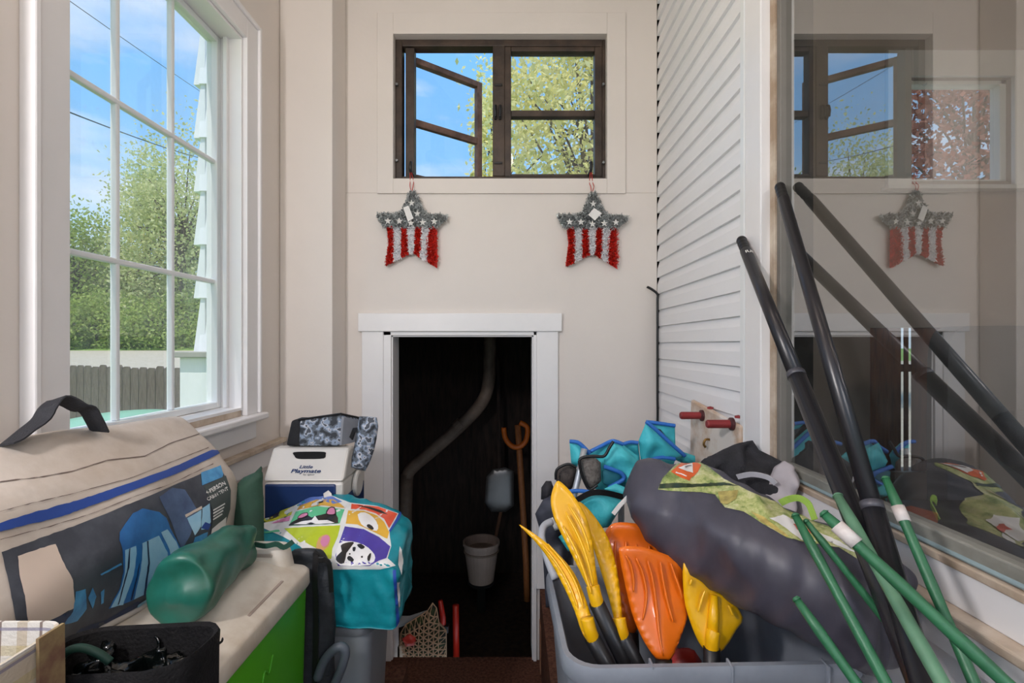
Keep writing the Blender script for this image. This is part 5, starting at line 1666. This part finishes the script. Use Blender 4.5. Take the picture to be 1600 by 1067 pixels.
MB().tube([at(*c1(1100, 440), 1.64), Vector((0.50, 1.62, 0.342))], 0.010, 10).build('leg', M_alu, ch2, smooth=True)

# dark bag and mesh pockets left of the chairs
gb = thing('chair_carry_bag', 'dark grey carry bag with a white tag behind the yellow paddles', 'bag', (0.14, 1.40, 0.341))
cloth('body', [(78, 790), (140, 680), (190, 650), (250, 660), (300, 760), (330, 880), (360, 1100), (300, 1500), (160, 1500), (130, 1000), (105, 880)], 1.38, 0.07, mat('charcoal_bag_nylon', '#40424e', 0.55, col2='#31333d', vscale=12, bump=0.1), gb, WC, 7)
cloth('mesh_end', [(122, 680), (125, 590), (160, 540), (200, 540), (218, 590), (205, 650), (150, 685)], 1.40, 0.05, mat('black_mesh_end', '#232227', 0.75, bump=0.3, bscale=300), gb)
cloth('white_tag', [(188, 828), (212, 815), (262, 905), (228, 918)], 1.335, 0.003, M_ink, gb)
cloth('teal_trim', [(255, 965), (280, 945), (360, 1066), (330, 1075)], 1.33, 0.012, M_tealc, gb)
mp = thing('mesh_cup_holder', 'brown mesh cup holder between the carry bag and the turquoise chair', 'pocket', (0.19, 1.50, 1.0))
cloth('mesh', [(235, 480), (255, 430), (330, 410), (385, 430), (400, 480), (380, 560), (350, 605), (290, 600), (240, 560)], 1.49, 0.06, M_mesh, mp)
P = [at(*c1(x, y), 1.45) for x, y in ((235, 530), (236, 475), (258, 440), (330, 412), (390, 440))]
MB().tube(spline(P, 20), 0.004, 6).build('rim', M_black, mp, smooth=True)

# board with two red pegs leaning on the siding
M_bd = mat('chipped_white_board', '#e2d9d0', 0.6, col2='#c4a88f', vscale=9, lo=0.38, hi=0.56)
M_peg = mat('dark_red_rubber', '#8f2a2c', 0.55, var=0.08)
bd = thing('peg_board', 'white painted board with two red pegs leaning on the siding', 'board', (0.66, 1.56, 0.341))
MB().hexa([(0.640, 1.385, 0.342), (0.656, 1.385, 0.342), (0.656, 1.78, 0.342), (0.640, 1.78, 0.342), (0.655, 1.392, 1.245), (0.671, 1.392, 1.245), (0.671, 1.775, 1.278), (0.655, 1.775, 1.278)]).build('panel', M_bd, bd, bevel=0.006)
for yy, zz, ln in ((1.66, 1.236, 0.075), (1.435, 1.244, 0.075)):
    MB().lathe([(0.0125, 0), (0.0125, -ln + 0.004), (0.010, -ln)], (0.652, yy, zz), 18, 'X').build('peg', M_peg, bd, smooth=False)
    MB().lathe([(0.019, 0.002), (0.019, -0.006), (0.013, -0.009)], (0.653, yy, zz), 18, 'X').build('peg_flange', mat('dark_flange', '#4a2326', 0.5), bd)
MB().tube(spline([(0.655, 1.60, 1.165), (0.640, 1.60, 1.165), (0.634, 1.60, 1.15), (0.640, 1.60, 1.14)], 10), 0.004, 8).build('hook', mat('brass', '#8a6a3a', 0.35, metal=0.8), bd, smooth=True)
for yy in (1.62, 1.42):
    MB().lathe([(0.010, 0), (0.010, 0.006), (0.0, 0.009)], (0.664, yy, 1.264), 12, 'Z').build('bolt_cap', M_peg, bd)

# black mesh jacket and grey cloth by the window corner
jk = pillow([(1085, 735, 1.30), (1100, 718, 1.30), (1130, 702, 1.29), (1155, 692, 1.28), (1176, 688, 1.27), (1186, 703, 1.26), (1205, 712, 1.25), (1224, 722, 1.24), (1222, 745, 1.22), (1212, 770, 1.19), (1180, 800, 1.20), (1130, 790, 1.24), (1095, 760, 1.28)], 0.10, 'mesh_jacket', mat('black_mesh_cloth', '#26262c', 0.8, col2='#18181c', vscale=40, bump=0.3, bscale=250), wr=Wrinkle(0.03, 0.12, 61, n=8), step=6)
tag(jk, 'crumpled black mesh jacket heaped behind the camping bag', 'jacket')
stp = MB().strap(spline([at(1152, 745, 1.18), at(1175, 741, 1.155), at(1200, 746, 1.14), at(1212, 756, 1.13)], 14), 0.012, 0.003, (0, -0.3, 1)).build('reflective_stripe', mat('pale_stripe', '#c9c7cc', 0.4), jk)
gc = pillow([(1195, 770, 1.16), (1205, 750, 1.16), (1213, 730, 1.16), (1226, 720, 1.16), (1240, 727, 1.15), (1244, 745, 1.15), (1242, 775, 1.14), (1240, 830, 1.12), (1215, 830, 1.12), (1190, 790, 1.15)], 0.07, 'grey_cloth', mat('pale_grey_cloth', '#bdb7ba', 0.8, col2='#a9a2a6', vscale=9), wr=Wrinkle(0.016, 0.07, 63), step=5)
tag(gc, 'pale grey folded cloth at the corner of the picture window', 'cloth')

# ---- long poles and plant stakes
M_pole = mat('black_coated_pole', '#1d1c21', 0.32, var=0.1, vscale=15)


def pole(label, top, bottom, r, extend_z, col_at=None, text=None):
    a, b = at(*top), at(*bottom)
    dr_ = (b - a).normalized()
    end = a + dr_ * ((extend_z - a.z) / dr_.z)
    t = thing('black_pole', label, 'pole', end, 'long black poles leaning at the right')
    cl = col_at
    ca0 = at(*cl) if cl else a.lerp(b, 0.5)
    MB().tube([a + dr_ * 0.06, ca0], r, 18).build('upper_tube', M_pole, t, smooth=True)
    MB().tube([ca0, end], r * 1.12, 18).build('lower_tube', M_pole, t, smooth=True)
    MB().tube([ca0 - dr_ * 0.006, ca0 + dr_ * 0.006], r * 1.18, 18).build('joint_ring', mat('worn_joint', '#4a4950', 0.4), t, smooth=True)
    cap_pts, cap_r = [], []
    for k in range(13):
        cap_pts.append(a + dr_ * (0.062 * k / 12))
        cap_r.append(r * (0.80 if k == 0 else (0.92 if k % 3 else 0.84)))
    MB().tube(cap_pts, cap_r, 18).build('threaded_tip', M_black, t, smooth=True)
    if text:
        c = a + dr_ * 0.085
        side = dr_.cross(Vector((0, -1, 0))).normalized()
        out = side.cross(dr_).normalized()
        if out.y > 0:
            out = -out

        def fn(x, y):
            ang = x * 0.016 / (r * 1.0)
            s_ = -side if side.x < 0 else side
            return c - dr_ * (y * 0.016) + (out * math.cos(ang) + s_ * math.sin(ang)) * (r + 0.0008)
        text_mesh(text, fn, 'lettering', M_ink, t, 1.0, bold=0.02)
    return t


pole('shorter black pole with worn white lettering near its tip', (1158, 374, 1.36), (1440, 1067, 0.60), 0.0150, 0.345, None, 'IUK')
pole('taller black pole leaning on the picture window frame', (1218, 290, 1.235), (1445, 1067, 0.575), 0.0135, 0.345, (1363, 791, 0.735))

M_stake = mat('green_coated_stake', '#2c6b47', 0.45, col2='#235a3a', vscale=14, bump=0.1, bscale=60)
M_stakep = mat('faded_green_stake', '#5f8a6c', 0.5, col2='#4c7358', vscale=14)
M_tape = mat('white_paper_tag', '#d9d2cd', 0.6, col2='#bdb0aa', vscale=40)


def stake(label, top, bottom, r, ext, m=M_stake, tape=None):
    a, b = at(*top), at(*bottom)
    end = b + (b - a).normalized() * ext
    t = thing('garden_stake', label, 'stake', end, 'green garden stakes leaning at the right')
    n_ = 10
    MB().tube([a.lerp(end, k / n_) for k in range(n_ + 1)], [r * (0.75 if k == 0 else 1 + 0.06 * math.sin(k * 2.1)) for k in range(n_ + 1)], 10).build('rod', m, t, smooth=True)
    MB().tube([a, a + (a - b).normalized() * 0.004], [r * 0.95, r * 0.5], 10).build('tip_cap', m, t, smooth=True)
    if tape:
        p0, p1 = a.lerp(b, tape[0]), a.lerp(b, tape[1])
        MB().tube([p0, p1], r * 1.25, 10).build('paper_tag', M_tape, t, smooth=True)
    return t


stake('shortest green stake, lowest of the bundle', (1245, 937, 0.66), (1338, 1067, 0.60), 0.0068, 0.30)
stake('long green stake second from the left', (1243, 806, 0.74), (1384, 1067, 0.60), 0.0072, 0.30)
stake('thin green stake crossing behind the black pole', (1260, 815, 0.74), (1425, 1022, 0.66), 0.0055, 0.15)
stake('green stake with a white paper tag, slanting to the lower right', (1288, 803, 0.66), (1572, 1067, 0.52), 0.0078, 0.05, M_stake, (0.085, 0.215))
stake('faded pale green stake between the black poles', (1309, 775, 0.76), (1472, 1067, 0.545), 0.0085, 0.30, M_stakep)
stake('upright green stake with a white paper band beside the sill', (1384, 748, 0.74), (1522, 1067, 0.585), 0.0070, 0.12, M_stake, (0.165, 0.25))

# black bent cable in the siding corner
cbp = [at(1011, 448, 2.235), at(1020, 453, 2.235), at(1029, 460, 2.235), at(1034, 470, 2.235), at(1033, 500, 2.235), at(1032, 560, 2.235), at(1031, 620, 2.235), at(1030, 660, 2.235)]
cbp = [Vector((min(p_.x, 0.672), p_.y, p_.z)) for p_ in cbp] + [Vector((0.66, 2.235, 0.8)), Vector((0.66, 2.235, 0.345))]
tag(MB().tube(spline(cbp, 60), 0.0058, 8).build('black_cable', M_black, smooth=True), 'thin black cable with a bent end in the corner beside the siding', 'cable')

# ================================================================== tinsel stars
def tinsel_mat(name, col, rough=0.25, metal=0.9, low=0.4):
    m = bpy.data.materials.new(name)
    m.use_nodes = True
    t = m.node_tree
    b = t.nodes['Principled BSDF']
    g = N(t, 'ShaderNodeNewGeometry')
    c = C(col)
    r = ramp(t, [(0.0, tuple(x * low for x in c)), (1.0, tuple(min(1, x * 1.25) for x in c))], g.outputs['Random Per Island'])
    t.links.new(r.outputs[0], b.inputs['Base Color'])
    b.inputs['Roughness'].default_value = rough
    b.inputs['Metallic'].default_value = metal
    return m


T_sil, T_red, T_whi = tinsel_mat('silver_tinsel', '#cfd4d4', 0.3, 0.35, 0.22), tinsel_mat('red_tinsel', '#d8281c', 0.35, 0.2, 0.5), tinsel_mat('white_tinsel', '#f4f2f8', 0.5, 0.0, 0.85)
SY = D - 0.03


def s7(x, y):
    return (580 + x / 7.115, 280 + y / 7.115)


def tinsel(poly, m, name, parent, n, blade=0.008, seed=1):
    """padded backing with a pile of foil strands on it"""
    r = np.random.RandomState(seed)
    pp = [s7(*p_) for p_ in poly]
    bk = pillow([(x, y, SY + 0.012) for x, y in pp], 0.012, name, m, parent, step=2.5, power=0.5)
    xs, ys = [p_[0] for p_ in pp], [p_[1] for p_ in pp]
    b = MB()
    k = 0
    while k < n:
        x, y = r.uniform(min(xs), max(xs)), r.uniform(min(ys), max(ys))
        if not inside(x, y, pp):
            continue
        c = at(x, y, SY + r.uniform(-0.010, 0.008))
        a = Vector(r.normal(size=3))
        a.y *= 0.7
        a.normalize()
        s_ = a.orthogonal().normalized() * 0.0017
        a = a * blade * r.uniform(0.6, 1.4)
        b.add([c - a - s_, c - a + s_, c + a + s_, c + a - s_], [(0, 1, 2, 3)])
        k += 1
    me = bpy.data.meshes.new('tinsel')
    me.from_pydata(b.v, [], b.f)
    link_mesh('tinsel', me, m, bk, kind='stuff')
    return bk


def make_star(label):
    t = thing('tinsel_star', label, 'decoration', at(643, 330, SY), 'tinsel stars hanging under the casement window')
    tinsel([(440, 135), (480, 135), (520, 190), (550, 270), (595, 350), (640, 380), (760, 388), (850, 400), (850, 430), (800, 480), (745, 530), (735, 548), (165, 545), (130, 520), (95, 470), (60, 400), (60, 375), (170, 378), (280, 378), (340, 345), (380, 260), (410, 170)], T_sil, 'silver_field', t, 2600, 0.009, 3)
    bot = lambda x: 960 - (x - 165) * 150 / 290 if x < 455 else 812 + (x - 455) * 168 / 265
    bands = [(172, 250, 160, 245), (250, 335, 245, 332), (335, 402, 332, 415), (395, 478, 415, 475), (482, 560, 478, 545), (560, 640, 545, 618), (640, 728, 618, 735)]
    for i, (a, b_, c, d) in enumerate(bands):
        red = i % 2 == 0
        tinsel([(a, 535), ((a + b_) / 2, 530), (b_, 535), ((b_ + d) / 2 + (4 if i == 0 else 0), 700), (d, bot(d)), (c, bot(c)), ((a + c) / 2 + (28 if i == 0 else (-18 if i == 6 else 0)), 700)], T_red if red else T_whi, 'red_stripe' if red else 'white_stripe', t, 650, 0.007, 10 + i)
    for (x, y) in ((448, 265), (512, 382), (185, 465), (312, 465), (440, 488), (572, 480), (700, 470)):
        px, py = s7(x, y)
        c = at(px, py, SY - 0.012)
        R = 0.0175
        v = []
        for k in range(10):
            a = math.pi / 2 + k * math.pi / 5
            rr_ = R if k % 2 == 0 else R * 0.42
            v.append(c + Vector((rr_ * math.cos(a), 0, rr_ * math.sin(a))))
        v.append(c + Vector((0, -0.004, 0)))
        MB().add(v, [(k, (k + 1) % 10, 10) for k in range(10)]).build('white_star', M_ink, t)
    P = [at(642, 298, SY + 0.004), at(640.5, 290, SY), at(641, 283, SY + 0.02), Vector((-0.471, fa - 0.058, BZ0 + 0.036)), at(646, 283, SY + 0.02), at(645.5, 290, SY), at(644, 298, SY + 0.004)]
    MB().tube(spline(P, 30), 0.0018, 6).build('hanging_loop', mat('red_cord', '#c8372f', 0.6), t, smooth=True)
    return t


def price_tag(star, poly, off):
    c = [at(*s7(x, y), SY - 0.02) + Vector(off) for x, y in poly]
    MB().add(c + [q_ + Vector((0, 0.001, 0)) for q_ in c], [(0, 1, 2, 3), (7, 6, 5, 4), (0, 4, 5, 1), (1, 5, 6, 2), (2, 6, 7, 3), (3, 7, 4, 0)]).build('price_tag', M_ink, star)


st1 = make_star('silver, red and white tinsel star hanging at left with a tilted narrow tag')
st2 = copy_thing(st1, (0.837, 0, -0.004), 'silver, red and white tinsel star hanging at right with a diamond-turned tag')
price_tag(st1, [(355, 315), (415, 292), (470, 435), (408, 470)], (0, 0, 0))
o_ = [(395, 375), (460, 300), (545, 355), (470, 440)]
price_tag(st2, [(x - 10, y + 10) for x, y in o_], (0.837, 0, -0.004))

# ================================================================== cellar contents
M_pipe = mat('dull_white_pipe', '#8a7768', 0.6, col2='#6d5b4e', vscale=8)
vp = thing('drain_pipe', 'pale drain pipe bending through the dark cellar', 'pipe', at(765, 520, 3.937))
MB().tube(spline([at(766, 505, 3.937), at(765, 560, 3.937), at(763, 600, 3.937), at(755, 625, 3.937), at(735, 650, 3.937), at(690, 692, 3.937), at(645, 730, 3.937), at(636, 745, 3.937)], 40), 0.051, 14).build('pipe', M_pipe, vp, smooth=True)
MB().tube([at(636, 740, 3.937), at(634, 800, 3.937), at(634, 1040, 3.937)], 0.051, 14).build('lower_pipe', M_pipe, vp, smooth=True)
MB().tube([at(722, 661, 3.937), at(714, 669, 3.937)], 0.058, 14).build('coupling', M_pipe, vp)
sh = thing('shovel', 'snow shovel with orange grip leaning in the cellar', 'shovel', at(820, 850, 3.810))
M_og = mat('orange_grip', '#c8651a', 0.45)
MB().tube(spline([at(787, 668, 3.810), at(790, 685, 3.810), at(800, 697, 3.810), at(812, 698, 3.810), at(822, 688, 3.810), at(824, 668, 3.810), at(812, 660, 3.810)], 24), 0.021, 8).build('grip', M_og, sh, smooth=True)
MB().tube([at(809, 664, 3.835), at(815, 760, 3.835), at(822, 880, 3.835), at(826, 1040, 3.835)], 0.025, 10).build('shaft', mat('wood_shaft', '#a5673a', 0.6, col2='#85502b', vscale=20, stretch=(8, 8, 1)), sh, smooth=True)
MB().hexa([at(800, 1030, 3.810), at(850, 1030, 3.810), at(850, 1030, 3.848), at(800, 1030, 3.848), at(804, 985, 3.823), at(846, 985, 3.823), at(846, 985, 3.861), at(804, 985, 3.861)]).build('blade', M_black, sh)
bu = thing('bucket', 'white plastic bucket hanging in the dark cellar', 'bucket', at(750, 905, 3.683))
c = at(752, 906, 3.683)
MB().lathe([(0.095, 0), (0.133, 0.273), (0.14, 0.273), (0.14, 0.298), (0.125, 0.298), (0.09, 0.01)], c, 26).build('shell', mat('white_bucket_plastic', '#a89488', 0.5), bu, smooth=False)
MB().lathe([(0.135, 0.222), (0.135, 0.235)], c, 26).build('hoop', M_pipe, bu)
MB().lathe([(0.10, -0.02), (0.10, -0.002)], c, 20).build('shelf_bracket', M_shade_black, bu)
pb_ = MB()
pb_.box((c.x - 0.03, c.y - 0.02, -0.55), (c.x + 0.03, c.y + 0.02, c.z - 0.02))
pb_.build('stand_post', M_shade_black, bu)
mt = thing('metal_scoop', 'dull silver shovel pan hanging beside the orange grip in the cellar', 'shovel', at(780, 800, 4.000))
pillow([(760, 745, 4.0), (770, 733, 4.0), (790, 730, 4.0), (803, 736, 4.0), (803, 790, 4.0), (790, 800, 4.0), (768, 800, 4.0), (757, 785, 4.0)], 0.04, 'pan', mat('dull_steel', '#8d8a88', 0.4, metal=0.7), mt, step=5)
MB().tube([at(781, 735, 4.013), at(778, 560, 4.039)], 0.016, 8).build('shaft', M_cel, mt)
MB().tube([at(783, 798, 4.013), at(770, 860, 4.013), at(745, 930, 4.013), at(744, 1040, 4.013)], 0.014, 8).build('lower_shaft', mat('brown_wood_rod', '#6e4a33', 0.7), mt)

ns = thing('net_bag', 'tan string net bag with red and green contents just inside the low door', 'bag', at(655, 1030, 2.42))
nd = 2.43
outl = [(624, 1010), (626, 990), (634, 976), (650, 966), (668, 955), (676, 942), (682, 950), (686, 975), (697, 985), (697, 1034), (660, 1037), (632, 1034)]
pillow([(x, y, nd) for x, y in outl], 0.11, 'contents', mat('dark_mixed_contents', '#3b4a24', 0.7, col2='#1c150f', vscale=22), ns, step=5)
me_o = pillow([(x, y, nd) for x, y in outl], 0.135, 'net', mat('tan_string', '#c9a585', 0.8), ns, step=8.5)
md = me_o.modifiers.new('net', 'WIREFRAME')
md.thickness = 0.0065
md.use_replace = True
pillow([(628, 998, nd - 0.06), (640, 990, nd - 0.06), (650, 996, nd - 0.06), (650, 1008, nd - 0.06), (634, 1010, nd - 0.06)], 0.03, 'red_item', mat('red_item', '#c83a2c', 0.4), ns, step=4)
MB().box((DX0 + 0.008, D + 0.121, -0.55), (-0.40, 2.62, -0.012)).build('trim_6', M_dusty, bevel=0.004, kind='structure')
ps = pillow([(605, 985, 2.5), (612, 962, 2.5), (640, 962, 2.5), (668, 953, 2.5), (650, 970, 2.5), (625, 980, 2.5)], 0.012, 'paper_sheet', mat('grey_paper', '#a3a3a3', 0.7), step=5)
tag(ps, 'curled grey paper sheet behind the shopping bag in the doorway', 'paper')
rt = thing('red_tool', 'red handled tool standing behind the net bag in the cellar', 'tool', at(690, 1000, 2.6))
MB().tube([at(688, 938, 2.6), at(692, 965, 2.6), at(694, 1035, 2.6)], [0.012, 0.016, 0.014], 10).build('handle', mat('red_paint', '#b32317', 0.4), rt, smooth=True)
MB().box(at(684, 990, 2.58), at(702, 972, 2.62)).build('clamp', M_black, rt, bevel=0.004)
MB().tube([at(712, 945, 2.75), at(713, 1035, 2.75)], 0.018, 10).build('second_handle', mat('red_paint_2', '#c02a1a', 0.4), rt, smooth=True)

# ================================================================== things in the next room
M_slate = mat('slate_upholstery', '#3d4246', 0.75, col2='#33383c', vscale=7, bump=0.1)
nc = thing('slate_chair', 'dark slate upholstered chair seen through the picture window', 'chair', (1.85, 1.75, 0.0))
rings([[(1.62 + 0.45 * (0.5 + 0.5 * math.copysign(min(1, abs(math.cos(a)) ** 0.25), math.cos(a))), 1.80 + 0.10 * math.sin(a) * 0 + (0.09 if s_ else 0), 1.08 + 0.47 * math.copysign(min(1, abs(math.sin(a)) ** 0.25), math.sin(a))) for a in [2 * math.pi * j / 40 for j in range(40)]] for s_ in (0, 1)], 'backrest', M_slate, nc)
MB().box((1.60, 1.32, 0.32), (2.1, 1.80, 0.62)).build('seat', M_slate, nc, bevel=0.04, seg=4)
for x in (1.63, 2.04):
    for y in (1.36, 1.84):
        MB().box((x, y, 0.0), (x + 0.04, y + 0.04, 0.62 if y > 1.5 else 0.33)).build('leg', M_black, nc)
nb = pillow([(1556, 655, 1.62), (1575, 642, 1.62), (1602, 640, 1.62), (1640, 660, 1.62), (1640, 730, 1.62), (1600, 745, 1.62), (1570, 725, 1.62)], 0.12, 'navy_bag', mat('navy_bag_cloth', '#1f2a38', 0.6, bump=0.2), wr=Wrinkle(0.02, 0.12, 71), step=7)
tag(nb, 'dark navy bundle resting against the slate chair beyond the glass', 'bag')
tbl = thing('dark_table', 'low dark table just beyond the picture window', 'table', (1.25, 0.95, 0.0))
MB().box((0.83, 0.25, 0.93), (1.58, 1.62, 0.96)).build('top', mat('dark_table_top', '#3f3a36', 0.35, col2='#2e2a27', vscale=6), tbl, bevel=0.004)
for x in (0.87, 1.50):
    for y in (0.29, 1.54):
        MB().box((x, y, 0), (x + 0.05, y + 0.05, 0.93)).build('leg', mat('dark_leg', '#2b2725', 0.6), tbl)
for lab_, (x, y), (w, l), rz, col_ in (('orange and white packet on the dark table beyond the glass', (1.18, 1.42), (0.10, 0.07), 0.4, '#c86a44'), ('white papers lying near the far end of the dark table', (1.12, 1.18), (0.16, 0.09), 0.5, '#c9c9c6'), ('white envelope on the near end of the dark table', (0.98, 0.72), (0.09, 0.12), -0.3, '#cfcdd2')):
    p_ = MB()
    cs, sn = math.cos(rz), math.sin(rz)
    hh = 0.03 if 'packet' in lab_ else 0.006
    cr_ = [(x + a * w * cs - b * l * sn, y + a * w * sn + b * l * cs) for a, b in ((-.5, -.5), (.5, -.5), (.5, .5), (-.5, .5))]
    p_.hexa([(a, b, 0.9605) for a, b in cr_] + [(a, b, 0.9605 + hh) for a, b in cr_])
    tag(p_.build('packet' if 'packet' in lab_ else 'paper', mat('paper_' + col_, col_, 0.5), bevel=0.002), lab_, 'packet' if 'packet' in lab_ else 'paper')
